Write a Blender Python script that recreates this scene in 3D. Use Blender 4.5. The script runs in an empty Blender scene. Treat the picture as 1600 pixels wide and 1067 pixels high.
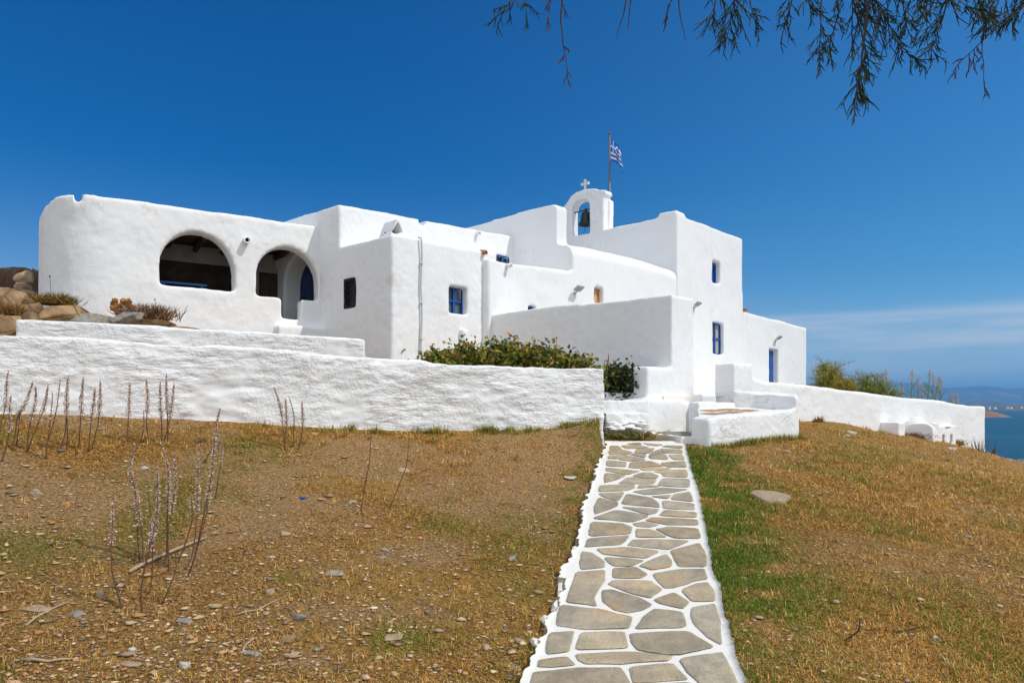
import bpy, bmesh, math, random
import numpy as np
from mathutils import Vector, Matrix, noise as mnoise
random.seed(7); rng = np.random.default_rng(11)
sc = bpy.context.scene
COL = sc.collection
F = 1120.0; CX = 800.0; HY = 637.0          # the photograph's focal length (px), centre and horizon

# ------------------------------------------------------------------ helpers
def P(px, py, Y): return Vector(((px-CX)/F*Y, Y, (HY-py)/F*Y))

class Wall:
    """A vertical wall plane in plan: origin, direction, outward normal (towards the viewer)."""
    def __init__(s, o, d):
        s.o = Vector((o[0], o[1])); s.d = Vector((d[0], d[1])).normalized()
        s.n = Vector((s.d.y, -s.d.x))
        if s.n.dot(-s.o) < 0: s.n = -s.n
    def s(s_, px):
        k = (px-CX)/F
        return (k*s_.o.y - s_.o.x)/(s_.d.x - k*s_.d.y)
    def pt(s_, a, z=0, out=0):
        q = s_.o + s_.d*a + s_.n*out
        return Vector((q.x, q.y, z))
    def at(s_, px, out=0, z=0): return s_.pt(s_.s(px), z, out)
    def z(s_, px, py): return (HY-py)/F*s_.at(px).y

def vnoise(p, seed=0):
    p = np.asarray(p, dtype=np.float64)
    i = np.floor(p).astype(np.int64); f = p - i
    f = f*f*(3-2*f)
    def h(ix, iy, iz):
        n = (ix*374761393 + iy*668265263 + iz*2147483647 + seed*1274126177) & 0xFFFFFFFF
        n = ((n ^ (n >> 13))*1274126177) & 0xFFFFFFFF
        n = (n ^ (n >> 16)) & 0xFFFF
        return n/65535.0
    r = 0
    for dx in (0, 1):
        for dy in (0, 1):
            for dz in (0, 1):
                w = (f[:,0] if dx else 1-f[:,0])*(f[:,1] if dy else 1-f[:,1])*(f[:,2] if dz else 1-f[:,2])
                r = r + w*h(i[:,0]+dx, i[:,1]+dy, i[:,2]+dz)
    return r
def fbm(p, seed=0, oct=4):
    p = np.asarray(p, dtype=np.float64); a = .5; t = 0; q = p.copy()
    for k in range(oct):
        t = t + a*vnoise(q, seed+k); q = q*2.03+11.7; a *= .5
    return t/(1-.5**oct)

def tag(o, label=None, cat=None, group=None, kind=None):
    if label: o['label'] = label
    if cat: o['category'] = cat
    if group: o['group'] = group
    if kind: o['kind'] = kind
    return o
def empty(name, loc, label, cat, group=None):
    o = bpy.data.objects.new(name, None); o.location = loc; o.empty_display_size = .2
    COL.objects.link(o); return tag(o, label, cat, group)
def base_of(p):
    v = Vector((0, 0, 0))
    while p is not None: v += p.location; p = p.parent
    return v
def link_mesh(name, me, mat=None, parent=None, smooth=False, origin=None):
    o = bpy.data.objects.new(name, me); COL.objects.link(o)
    if parent is not None:
        b = base_of(parent); me.transform(Matrix.Translation(-b)); o.parent = parent
    elif origin is not None:
        me.transform(Matrix.Translation(-Vector(origin))); o.location = origin
    if mat:
        for m in (mat if isinstance(mat, (list, tuple)) else [mat]): me.materials.append(m)
    if smooth: me.polygons.foreach_set('use_smooth', [True]*len(me.polygons))
    me.update(); return o
def from_np(name, V, Fc, mat=None, parent=None, smooth=False, origin=None):
    """V (n,3), Fc (m,k) fixed-size faces."""
    V = np.asarray(V, dtype=np.float32); Fc = np.asarray(Fc, dtype=np.int32)
    me = bpy.data.meshes.new(name); k = Fc.shape[1]
    me.vertices.add(len(V)); me.vertices.foreach_set('co', V.ravel())
    me.loops.add(Fc.size); me.loops.foreach_set('vertex_index', Fc.ravel())
    me.polygons.add(len(Fc)); me.polygons.foreach_set('loop_start', np.arange(0, Fc.size, k, dtype=np.int32))
    me.update(calc_edges=True); me.validate()
    return link_mesh(name, me, mat, parent, smooth, origin)
def set_color(o, C, name='tint'):
    a = o.data.color_attributes.new(name, 'FLOAT_COLOR', 'POINT')
    C = np.asarray(C, dtype=np.float32)
    if C.shape[1] == 3: C = np.concatenate([C, np.ones((len(C), 1), np.float32)], 1)
    a.data.foreach_set('color', C.ravel())
def bm_obj(name, bm, mat=None, parent=None, smooth=False, origin=None):
    bmesh.ops.recalc_face_normals(bm, faces=bm.faces)
    me = bpy.data.meshes.new(name); bm.to_mesh(me); bm.free()
    return link_mesh(name, me, mat, parent, smooth, origin)

def prism(bm, pts, z0, z1):
    """Closed prism on plan polygon pts; z0/z1 numbers or per-vertex lists."""
    n = len(pts)
    z0 = z0 if isinstance(z0, (list, tuple)) else [z0]*n
    z1 = z1 if isinstance(z1, (list, tuple)) else [z1]*n
    lo = [bm.verts.new((p[0], p[1], z)) for p, z in zip(pts, z0)]
    hi = [bm.verts.new((p[0], p[1], z)) for p, z in zip(pts, z1)]
    fs = [bm.faces.new(lo[::-1]), bm.faces.new(hi)]
    for i in range(n):
        j = (i+1) % n; bm.faces.new((lo[i], lo[j], hi[j], hi[i]))
    bmesh.ops.triangulate(bm, faces=fs)
def strip(bm, line, thick, side):
    """Wall along line [(x,y,z0,z1)...] with thickness towards side (unit xy or list)."""
    rows = []
    for i, (x, y, z0, z1) in enumerate(line):
        sx, sy = side[i] if isinstance(side[0], (tuple, list, Vector)) else side
        f = (bm.verts.new((x, y, z0)), bm.verts.new((x, y, z1)), bm.verts.new((x+sx*thick, y+sy*thick, z1)), bm.verts.new((x+sx*thick, y+sy*thick, z0)))
        rows.append(f)
    for a, b in zip(rows, rows[1:]):
        for k in range(4):
            m = (k+1) % 4; bm.faces.new((a[k], b[k], b[m], a[m]))
    bm.faces.new(rows[0]); bm.faces.new(rows[-1][::-1])
def obox(bm, o, ex, ey, ez):
    """Box with corner o and edge vectors."""
    o = Vector(o); ex = Vector(ex); ey = Vector(ey); ez = Vector(ez)
    v = [bm.verts.new(o + ex*i + ey*j + ez*k) for k in (0, 1) for j in (0, 1) for i in (0, 1)]
    for f in ((0,1,3,2), (4,6,7,5), (0,4,5,1), (2,3,7,6), (0,2,6,4), (1,5,7,3)):
        bm.faces.new([v[i] for i in f])
def wbox(bm, w, s0, s1, z0, z1, o0, o1):
    """Box on a wall: s range, z range, out range (o1>o0)."""
    a = w.pt(s0, z0, o0)
    d = Vector((w.d.x, w.d.y, 0)); n = Vector((w.n.x, w.n.y, 0))
    obox(bm, a, d*(s1-s0), n*(o1-o0), Vector((0, 0, z1-z0)))
def warch(bm, w, s0, s1, z0, zs, zt, o0, o1, seg=20, extra=None):
    """Arch-topped cutter on a wall; zs spring height, zt crown."""
    c = (s0+s1)/2; r = (s1-s0)/2
    prof = [(s0, z0)] + [(s1, z0)] + [(c + r*math.cos(math.pi*i/seg), zs + (zt-zs)*math.sin(math.pi*i/seg)) for i in range(seg+1)]
    a = [bm.verts.new(w.pt(s, z, o0)) for s, z in prof]; b = [bm.verts.new(w.pt(s, z, o1)) for s, z in prof]
    n = len(prof); fs = [bm.faces.new(a[::-1]), bm.faces.new(b)]
    for i in range(n):
        j = (i+1) % n; bm.faces.new((a[i], a[j], b[j], b[i]))
    bmesh.ops.triangulate(bm, faces=fs)
def tube(bm, pts, radii, seg=8, cap=True):
    pts = [Vector(p) for p in pts]
    radii = radii if isinstance(radii, (list, tuple)) else [radii]*len(pts)
    rings = []; up = Vector((0.13, .21, 1)).normalized()
    for i, p in enumerate(pts):
        t = (pts[min(i+1, len(pts)-1)] - pts[max(i-1, 0)]).normalized()
        a = t.cross(up)
        if a.length < 1e-3: a = t.cross(Vector((1, 0, 0)))
        a.normalize(); b = t.cross(a)
        rings.append([bm.verts.new(p + (a*math.cos(2*math.pi*k/seg) + b*math.sin(2*math.pi*k/seg))*radii[i]) for k in range(seg)])
    for r0, r1 in zip(rings, rings[1:]):
        for k in range(seg):
            m = (k+1) % seg; bm.faces.new((r0[k], r0[m], r1[m], r1[k]))
    if cap: bm.faces.new(rings[0][::-1]); bm.faces.new(rings[-1])
def lathe(bm, c, prof, seg=24):
    """prof [(r,z)...] about vertical axis through c."""
    c = Vector(c); rings = []
    for r, z in prof:
        rings.append([bm.verts.new(c + Vector((r*math.cos(2*math.pi*k/seg), r*math.sin(2*math.pi*k/seg), z))) for k in range(seg)])
    for r0, r1 in zip(rings, rings[1:]):
        for k in range(seg):
            m = (k+1) % seg; bm.faces.new((r0[k], r0[m], r1[m], r1[k]))
    bm.faces.new(rings[0][::-1]); bm.faces.new(rings[-1])

def plaster(name, adds, cuts, mat, parent=None, voxel=.06, smooth=6, disp=(), origin=None, post=None):
    """Union of closed shells minus cutters, voxel-remeshed so that edges are soft like limewash; then noise relief.
    disp: list of (amplitude, (fx,fy,fz), seed, octaves)."""
    bmesh.ops.recalc_face_normals(adds, faces=adds.faces)
    me = bpy.data.meshes.new('tmp'); adds.to_mesh(me); adds.free()
    o = bpy.data.objects.new('tmp', me); COL.objects.link(o)
    m = o.modifiers.new('r', 'REMESH'); m.mode = 'VOXEL'; m.voxel_size = voxel
    co = None
    if cuts is not None and len(cuts.faces):
        bmesh.ops.recalc_face_normals(cuts, faces=cuts.faces)
        cme = bpy.data.meshes.new('tmpc'); cuts.to_mesh(cme); cuts.free()
        co = bpy.data.objects.new('tmpc', cme); COL.objects.link(co)
        cm = co.modifiers.new('r', 'REMESH'); cm.mode = 'VOXEL'; cm.voxel_size = voxel*.6
        b = o.modifiers.new('b', 'BOOLEAN'); b.operation = 'DIFFERENCE'; b.object = co; b.solver = 'MANIFOLD'
        m = o.modifiers.new('r2', 'REMESH'); m.mode = 'VOXEL'; m.voxel_size = voxel
    s = o.modifiers.new('s', 'SMOOTH'); s.factor = .5; s.iterations = smooth
    dg = bpy.context.evaluated_depsgraph_get()
    out = bpy.data.meshes.new_from_object(o.evaluated_get(dg)); out.name = name
    bpy.data.objects.remove(o)
    if co: bpy.data.objects.remove(co)
    n = len(out.vertices)
    V = np.empty(n*3, np.float32); out.vertices.foreach_get('co', V); V = V.reshape(-1, 3).astype(np.float64)
    N = np.empty(n*3, np.float32); out.vertices.foreach_get('normal', N); N = N.reshape(-1, 3)
    if disp:
        h = 0
        for amp, fr, seed, oc in disp: h = h + amp*(fbm(V*np.array(fr), seed, oc)-.5)*2
        V = V + N*h[:, None]
    if post: V = post(V, N)
    out.vertices.foreach_set('co', V.astype(np.float32).ravel())
    out.materials.clear(); out.update()
    return link_mesh(name, out, mat, parent, True, origin)
SOFT = [(.035, (.7, .7, .7), 3, 2), (.012, (3, 3, 3), 5, 3)]

# ------------------------------------------------------------------ materials
def mat(name, base=(.5,.5,.5), rough=.8, metal=0, spec=.3):
    m = bpy.data.materials.new(name); m.use_nodes = True
    b = m.node_tree.nodes['Principled BSDF']
    b.inputs['Base Color'].default_value = (*base, 1); b.inputs['Roughness'].default_value = rough
    b.inputs['Metallic'].default_value = metal; b.inputs['Specular IOR Level'].default_value = spec
    return m
class NT:
    def __init__(s, m): s.t = m.node_tree; s.b = s.t.nodes.get('Principled BSDF')
    def n(s, typ, **kw):
        nd = s.t.nodes.new(typ)
        for k, v in kw.items():
            if k in nd.inputs: nd.inputs[k].default_value = v
            else: setattr(nd, k, v)
        return nd
    def l(s, a, b): s.t.links.new(a, b)
    def pos(s, scale=(1,1,1)):
        g = s.n('ShaderNodeNewGeometry'); mp = s.n('ShaderNodeMapping'); mp.inputs['Scale'].default_value = scale
        s.l(g.outputs['Position'], mp.inputs['Vector']); return mp.outputs[0]
    def noise(s, scale, detail=4, vec=None, rough=.55):
        nd = s.n('ShaderNodeTexNoise'); nd.inputs['Scale'].default_value = scale; nd.inputs['Detail'].default_value = detail
        nd.inputs['Roughness'].default_value = rough
        s.l(vec if vec is not None else s.pos(), nd.inputs['Vector']); return nd.outputs[0]
    def ramp(s, fac, stops):
        r = s.n('ShaderNodeValToRGB'); e = r.color_ramp.elements
        while len(e) < len(stops): e.new(.5)
        for el, (p, c) in zip(e, stops):
            el.position = p; el.color = (*c, 1) if len(c) == 3 else c
        s.l(fac, r.inputs[0]); return r.outputs[0]
    def mix(s, fac, a, b, mode='MIX'):
        nd = s.n('ShaderNodeMix', data_type='RGBA', blend_type=mode)
        for k, v in ((0, fac), (6, a), (7, b)):
            if hasattr(v, 'node'): s.l(v, nd.inputs[k])
            else: nd.inputs[k].default_value = v if k == 0 else (*v, 1)
        return nd.outputs[2]
    def math(s, op, a, b=0, c=None):
        nd = s.n('ShaderNodeMath', operation=op)
        for k, v in enumerate((a, b) if c is None else (a, b, c)):
            if hasattr(v, 'node'): s.l(v, nd.inputs[k])
            else: nd.inputs[k].default_value = v
        return nd.outputs[0]
    def smooth(s, v, lo, hi):
        nd = s.n('ShaderNodeMapRange', interpolation_type='SMOOTHSTEP')
        s.l(v, nd.inputs[0]); nd.inputs[1].default_value = lo; nd.inputs[2].default_value = hi; return nd.outputs[0]
    def bump(s, h, strength=.3, dist=.02):
        b = s.n('ShaderNodeBump'); b.inputs['Strength'].default_value = strength; b.inputs['Distance'].default_value = dist
        s.l(h, b.inputs['Height']); s.l(b.outputs[0], s.b.inputs['Normal'])
    def color(s, c): s.l(c, s.b.inputs['Base Color'])

def whitewash(name, base=(.80,.795,.78), bump=.35, bdist=.02, stain=.0, strokes=False, dirt=(.55,.49,.40), mott=.5):
    m = mat(name, base, .92, 0, .15); t = NT(m)
    mo = t.noise(1.3, 5); c = t.mix(t.math('MULTIPLY', t.smooth(mo, .42, .75), mott), base, tuple(x*.93 for x in base))
    if stain:
        n1 = t.noise(.9, 5, rough=.6); n2 = t.noise(6, 4)
        k = t.smooth(t.math('ADD', n1, t.math('MULTIPLY', n2, .25)), .77, .86)
        c = t.mix(t.math('MULTIPLY', k, stain), c, dirt)
    vo = t.n('ShaderNodeTexVoronoi', feature='DISTANCE_TO_EDGE'); vo.inputs['Scale'].default_value = 1.1
    wv = t.n('ShaderNodeVectorMath', operation='ADD'); t.l(t.pos((1, 1, .8)), wv.inputs[0])
    nzc = t.n('ShaderNodeTexNoise'); nzc.inputs['Scale'].default_value = 3; nzc.inputs['Detail'].default_value = 5; t.l(t.pos(), nzc.inputs['Vector'])
    sc_n = t.n('ShaderNodeVectorMath', operation='SCALE'); t.l(nzc.outputs[1], sc_n.inputs[0]); sc_n.inputs['Scale'].default_value = .9; t.l(sc_n.outputs[0], wv.inputs[1]); t.l(wv.outputs[0], vo.inputs['Vector'])
    crack = t.math('MULTIPLY', t.smooth(vo.outputs[0], .012, .003), t.smooth(t.noise(.7, 2), .56, .66))
    streak = t.math('MULTIPLY', t.smooth(t.noise(1, 4, t.pos((3.2, 3.2, .28))), .60, .78), .22)
    c = t.mix(streak, c, (.60,.57,.52)); c = t.mix(t.math('MULTIPLY', crack, .3), c, (.40,.37,.33))
    if strokes:
        gap = t.math('SUBTRACT', t.noise(1, 4, t.pos((2.1, 2.1, 9.5)), .55), .5); gap = t.smooth(t.math('ABSOLUTE', gap), .022, .004)
        c = t.mix(t.math('MULTIPLY', t.math('MULTIPLY', gap, t.smooth(t.noise(1.4, 3), .5, .6)), .5), c, (.36,.33,.29))
    t.color(c)
    if strokes:
        st_ = t.math('MULTIPLY', t.noise(1, 5, t.pos((4, 4, 13)), .6), t.smooth(t.noise(.8, 3), .40, .62))
        h = t.math('ADD', t.math('MULTIPLY', st_, 1.4), t.math('MULTIPLY', t.math('MULTIPLY', t.noise(17, 5, rough=.65), t.smooth(t.noise(1.1, 3), .42, .6)), .8))
        h = t.math('ADD', h, t.math('MULTIPLY', t.noise(60, 3), .14))
    else:
        h = t.math('ADD', t.math('MULTIPLY', t.noise(4, 5), .6), t.math('MULTIPLY', t.noise(22, 4), .35))
        h = t.math('ADD', h, t.math('MULTIPLY', t.noise(80, 2), .12))
    t.bump(h, bump, bdist); return m
M = {}
M['white'] = whitewash('limewash', bump=.5, bdist=.03, stain=.0)
M['white_stain'] = whitewash('limewash_stained', bump=.5, bdist=.03, stain=.45, dirt=(.62,.56,.47))
M['rough'] = whitewash('rough_limewash', (.82,.815,.80), bump=.95, bdist=.04, strokes=True, stain=.0, mott=.7)
M['rough2'] = whitewash('rough_limewash_worn', (.82,.81,.79), bump=.8, bdist=.03, stain=.25, dirt=(.5,.46,.4))
def paint(name, c, rough=.45):
    m = mat(name, c, rough); t = NT(m)
    t.color(t.mix(t.smooth(t.noise(7, 5, t.pos((3,3,.6))), .45, .7), c, tuple(min(1, x*1.25+.01) for x in c)))
    t.bump(t.noise(60, 3, t.pos((1,1,.15))), .15, .01); return m
M['blue'] = paint('blue_paint', (.008, .075, .32))
M['navy'] = paint('navy_paint', (.012, .03, .10), .5)
M['blue_board'] = paint('blue_board_paint', (.02, .12, .36))
M['glass'] = mat('window_glass', (.10,.13,.13), .08, 0, .5)
M['dark_glass'] = mat('dark_window_glass', (.012,.016,.018), .12, 0, .5)
M['iron'] = mat('wrought_iron', (.02,.022,.024), .55, .6)
M['curtain'] = mat('pale_curtain', (.35,.36,.30), .9)
def wood(name, c):
    m = mat(name, c, .75); t = NT(m)
    n = t.noise(3, 5, t.pos((9, 9, 1.2)))
    t.color(t.mix(t.smooth(n, .35, .7), tuple(x*.65 for x in c), tuple(min(1, x*1.25) for x in c))); t.bump(n, .3, .01); return m
M['pine'] = wood('bare_pine', (.62,.36,.18)); M['beam'] = wood('dark_beam_wood', (.06,.035,.02)); M['ceiling'] = wood('dark_ceiling_wood', (.045,.03,.02))
M['clay'] = mat('terracotta', (.42,.17,.08), .85)
M['bronze'] = mat('bell_bronze', (.035,.05,.04), .5, .7)
M['rust'] = mat('rusted_iron', (.13,.055,.03), .8)
M['pole'] = mat('grey_pole_metal', (.16,.15,.14), .5, .5)
M['marble'] = mat('pale_marble', (.72,.68,.60), .6)
M['lampmetal'] = mat('lamp_housing', (.42,.44,.42), .5, .3); M['lampglass'] = mat('lamp_glass', (.30,.33,.27), .2)
M['pipe'] = mat('limewashed_pipe', (.50,.51,.52), .6)
def stone(name, c1, c2, scale=9, bump=.6, c3=None, crack=0):
    m = mat(name, c1, .9, 0, .2); t = NT(m); oi = t.n('ShaderNodeObjectInfo')
    n = t.noise(scale, 6); c = t.mix(t.smooth(n, .35, .65), c1, c2)
    if c3: c = t.mix(t.smooth(t.noise(scale*.35, 4), .55, .68), c, c3)
    c = t.mix(t.math('MULTIPLY', t.smooth(t.noise(scale*7, 3), .55, .75), .35), c, tuple(x*.5 for x in c1))
    if crack:
        vo = t.n('ShaderNodeTexVoronoi', feature='DISTANCE_TO_EDGE'); vo.inputs['Scale'].default_value = 1.6; t.l(t.pos((1, 1, 1.8)), vo.inputs['Vector'])
        c = t.mix(t.math('MULTIPLY', t.smooth(vo.outputs[0], .05, .008), crack), c, tuple(x*.3 for x in c1))
    t.color(c); t.bump(t.math('ADD', t.noise(scale*2.2, 6), t.math('MULTIPLY', t.noise(scale*9, 3), .3)), bump, .02); return m
M['flag_grey'] = stone('path_slate', (.30,.275,.225), (.235,.22,.185), 3.5, .45, (.36,.31,.23))
M['flag_rust'] = stone('seat_slate', (.46,.27,.14), (.36,.23,.14), 3, .35, (.50,.38,.25))
M['path_white'] = whitewash('path_limewash', (.76,.725,.65), .6, .02, stain=.5, dirt=(.52,.45,.35))
M['ochre_rock'] = stone('ochre_rock', (.38,.245,.125), (.22,.14,.075), 3.2, 1.0, (.46,.36,.24), .8)
M['dark_rock'] = stone('brown_cliff', (.075,.042,.022), (.04,.025,.014), 1.4, 1.0, (.16,.085,.035))
M['grey_rock'] = stone('grey_stone', (.34,.30,.25), (.24,.215,.185), 12, .7)
M['tan_rock'] = stone('tan_stone', (.42,.31,.20), (.33,.24,.16), 12, .7)
M['pale_rock'] = stone('pale_stone', (.56,.51,.43), (.44,.39,.32), 12, .6)
M['slate_rock'] = stone('blue_slate_stone', (.38,.335,.27), (.26,.23,.185), 14, .6)
M['rust_rock'] = stone('orange_stone', (.45,.20,.09), (.34,.17,.09), 14, .6)
M['inner_stone'] = stone('dark_brown_masonry', (.055,.035,.022), (.028,.019,.013), 3, .9, (.075,.05,.03))  # dark brown stone for the porch's back and side walls
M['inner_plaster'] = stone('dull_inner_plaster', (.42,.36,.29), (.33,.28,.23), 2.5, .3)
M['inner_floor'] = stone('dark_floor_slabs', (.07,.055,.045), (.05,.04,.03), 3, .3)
M['dark_hole'] = mat('hole_shade', (.012,.01,.009), .95)  # near-black colour stands in for the shade inside spouts, flue and oven holes
def attr_mat(name, rough=.85, trans=0.0, noise_amt=.25, spec=.2):
    m = mat(name, (.3,.3,.1), rough, 0, spec); t = NT(m)
    a = t.n('ShaderNodeAttribute', attribute_name='tint')
    t.color(a.outputs['Color'])
    if trans:
        b = t.b; tr = t.n('ShaderNodeBsdfTranslucent'); t.l(a.outputs['Color'], tr.inputs[0])
        mx = t.n('ShaderNodeMixShader'); mx.inputs[0].default_value = trans
        o = [x for x in t.t.nodes if x.type == 'OUTPUT_MATERIAL'][0]
        t.l(b.outputs[0], mx.inputs[1]); t.l(tr.outputs[0], mx.inputs[2]); t.l(mx.outputs[0], o.inputs[0])
    return m
M['leaf'] = attr_mat('leaf_tint', .6, .25)
M['straw'] = attr_mat('straw_tint', .8, .15)
M['gravel'] = attr_mat('gravel_tint', .9)
M['twig'] = mat('dark_twig', (.055,.035,.022), .85)
M['stalk'] = mat('dried_purple_stalk', (.13,.068,.04), .8)
M['stick'] = mat('bleached_stick', (.40,.29,.19), .85)
M['bark'] = stone('grey_brown_bark', (.14,.105,.08), (.08,.06,.045), 8, 1)

# ------------------------------------------------------------------ plan of the place
u = Vector((.70, .714)).normalized(); v = Vector((-.75, .66)).normalized()
W1 = Wall((-7.36, 10.3), (9.06, 2.7)); W1_RY = 13.0               # front garden wall
def W1pt(px): return W1.at(px)
WL = Wall((-9.87, 16.5), (.84, .54))                               # arcade front
WU = Wall((-4.56, 18.9), u)                                        # upper block front
WUL = Wall((-4.56, 18.9), v)                                       # upper block, shaded left face
WA = Wall((-2.93, 17.47), u); WAL = Wall((-2.93, 17.47), v)        # low block front / left face
WB = Wall((-.645, 19.5), u); WBL = Wall((-.645, 19.5), v)          # chapel front
WG = Wall((1.87, 22.07), v)                                        # chapel gable
ut = Vector((.68, .733)).normalized(); WT = Wall((6.151, 26.69), ut); WTL = Wall((6.151, 26.69), v)   # tower
WR = Wall((10.096, 30.91), (.638, .77))                               # annex
WW = Wall((2.9, 15.3), u); ww0 = WW.at(1050); WWL = Wall((ww0.x, ww0.y), v)      # courtyard wall
W3 = Wall((4.96, 16.0), (11.55, 9.0)); W3P = Wall((4.96, 16.0), v)  # seaward wall
PATH_Z0, PATH_Y0, PATH_SL = -1.84, 4.8, .142
def path_z(Y): return PATH_Z0 + PATH_SL*(Y-PATH_Y0)
def on_path(px, py):
    k = (HY-py)/F
    Y = (PATH_Z0 - PATH_SL*PATH_Y0)/(k - PATH_SL)
    return ((px-CX)/F*Y, Y)

# ------------------------------------------------------------------ terrain
class TPS:
    def __init__(s, pts, lam=.02):
        A = np.array(pts, float); s.c = A[:, :2]; n = len(A)
        K = s.k(np.linalg.norm(s.c[:, None]-s.c[None], axis=2)) + lam*np.eye(n)
        Pm = np.c_[np.ones(n), s.c]
        L = np.block([[K, Pm], [Pm.T, np.zeros((3, 3))]])
        w = np.linalg.solve(L, np.r_[A[:, 2], np.zeros(3)]); s.w = w[:n]; s.a = w[n:]
    @staticmethod
    def k(r): return np.where(r > 0, r*r*np.log(np.maximum(r, 1e-9)), 0)
    def __call__(s, X, Y):
        X = np.asarray(X, float).ravel(); Y = np.asarray(Y, float).ravel()
        q = np.c_[X, Y]; out = np.empty(len(q))
        for i in range(0, len(q), 20000):
            r = np.linalg.norm(q[i:i+20000, None]-s.c[None], axis=2)
            out[i:i+20000] = s.k(r)@s.w + s.a[0] + q[i:i+20000]@s.a[1:]
        return out
def wb(w, px, py):
    p = w.at(px); return (p.x, p.y, (HY-py)/F*p.y)
g = []
for px, py in ((-120, 643), (0, 646), (150, 650), (300, 656), (420, 663), (500, 669), (600, 673), (700, 673), (820, 672), (900, 668), (945, 664)): g.append(wb(W1, px, py))
def path_edges(Y):
    t = (Y-4.8)/8.5
    return (.07+t*(1.74-.07), 1.565+t*(3.24-1.565))
for Y in (2, 4.8, 7, 9, 11, 13.2):
    l, r = path_edges(Y); g += [(l, Y, path_z(Y)-.07), ((l+r)/2, Y, path_z(Y)-.03), (r, Y, path_z(Y)-.02)]
g += [(-3.4, 4.8, -1.72), (-1.6, 4.6, -1.84), (-5.2, 7, -1.0), (-2.4, 7.5, -1.28), (-6.2, 8.6, -.5), (-3.5, 9.5, -.68), (-1, 10.5, -.86), (-9, 8, -.5), (-8, 5, -1.4),
      (-12, 9, .0), (0, -3, -2.3), (-7, -3, -2.0), (6, -3, -2.6), (0, .5, -2.25)]
g += [(3.57, 5, -1.92), (5, 7, -1.68), (3.0, 7, -1.52), (7.1, 10, -1.5), (4.6, 10, -1.18), (9.6, 13.4, -1.48), (6.6, 13, -.95), (4.5, 12.6, -.78), (13.5, 19, -1.75), (10, 17, -1.0), (12.5, 15.5, -2.1), (9, 9, -2.0), (6, 3, -2.3)]
g += [(5.9, 14.75, -.62), (3.9, 13.0, -.74), (4.9, 13.6, -.67)]
for px, py in ((1255, 657), (1320, 662), (1400, 674), (1470, 690), (1540, 706)): g.append(wb(W3, px, py))
g += [(17.6, 25.4, -1.85), (18.9, 26.2, -2.35), (16.5, 22.5, -2.05), (20.2, 27.5, -4.5), (20, 23.5, -4.2), (18, 20, -3.6), (15, 15, -3.4), (12, 10, -3.2), (23, 27, -9), (22, 21, -8), (20, 14, -7), (16, 6, -6), (17.5, 29, -2.3), (19, 33, -5), (17, 38, -6)]
g += [(3, 15, -.45), (5, 19, .3), (8, 23, .45), (12, 28, .2), (14, 31, .0), (15.5, 28, -.7), (9, 20, -.5), (12.5, 24, -1.0)]
g += [(-2, 20, 1.2), (2, 24, .8), (-10, 24, 2), (5, 34, .5), (-20, 14, 1), (-24, 30, 5), (-20, 2, -1), (8, 44, -2)]
G = TPS(g)
def ground_z(X, Y):
    X = np.asarray(X, float).ravel(); Y = np.asarray(Y, float).ravel()
    z = G(X, Y)
    d = np.maximum(np.maximum(X-19.5, 0)*.9 + np.maximum(Y-42, 0)*.5 + np.maximum(-X-26, 0)*.25 + np.maximum(-Y-12, 0)*.2, 0)
    z = np.where(d > 0, np.minimum(z, z - d*.8), z)
    q = np.c_[X, Y, X*0]
    z = z + .05*(fbm(q*.8, 21, 3)-.5) + .035*(fbm(q*4, 23, 3)-.5)
    sm = lambda t: np.clip(t, 0, 1)**2*(3-2*np.clip(t, 0, 1))
    l, r = path_edges(Y); pz = path_z(Y); inn = Y < 13.45
    kl = np.where(inn, 1-sm((l-X)/(.7-.58*sm((Y-8.5)/3))), 0)*(X <= (l+r)/2); kr = np.where(inn, 1-sm((X-r)/.45), 0)*(X > (l+r)/2)
    nn = .03*(fbm(q*6, 29, 2)-.5)
    z = z*(1-kl) + kl*(pz-.085+nn); z = z*(1-kr) + kr*(pz-.012+nn*.6)
    z = np.where((X > l+.05) & (X < r-.05) & inn, np.minimum(z, pz-.07), z)
    # earth patch before the garden steps, footing of landing and bench, courtyard floor
    k = sm((X-1.55)/.2)*sm((3.2-X)/.2)*sm((Y-13.3)/.2)*sm((16.4-Y)/.2); z = z*(1-k) + k*np.clip(-.66+.22*(Y-13.45), -.66, -.48)
    k = sm((X-2.8)/.12)*sm((Y-13.25)/.1)*sm((17.5-Y)/.5)*sm((6.0-X-.0)/.3)*sm(((X-3.547)*-.606+(Y-12.9)*.795-.05)/.15); z = np.where(k > 0, np.minimum(z, z*(1-k) + k*-.8), z)
    cyd = (X > 3.2) & (Y > 15.6) & (((X-4.96)*.615-(Y-16)*.789) < -.2) & (Y < 33) & (X < 13)
    z = np.where(cyd, np.minimum(z, .1), z)
    return np.clip(z, -14, 12)
def gz(x, y): return float(ground_z([x], [y])[0])
def hit_ground(px, py, y0=3.5, y1=40, f=ground_z):
    Ys = np.linspace(y0, y1, 1600); k = (px-CX)/F; zz = (HY-py)/F*Ys
    h = f(k*Ys, Ys); idx = np.nonzero(h >= zz)[0]
    Y = Ys[idx[0]] if len(idx) else 15.0
    return Vector((k*Y, Y, float(f([k*Y], [Y])[0])))

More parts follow.
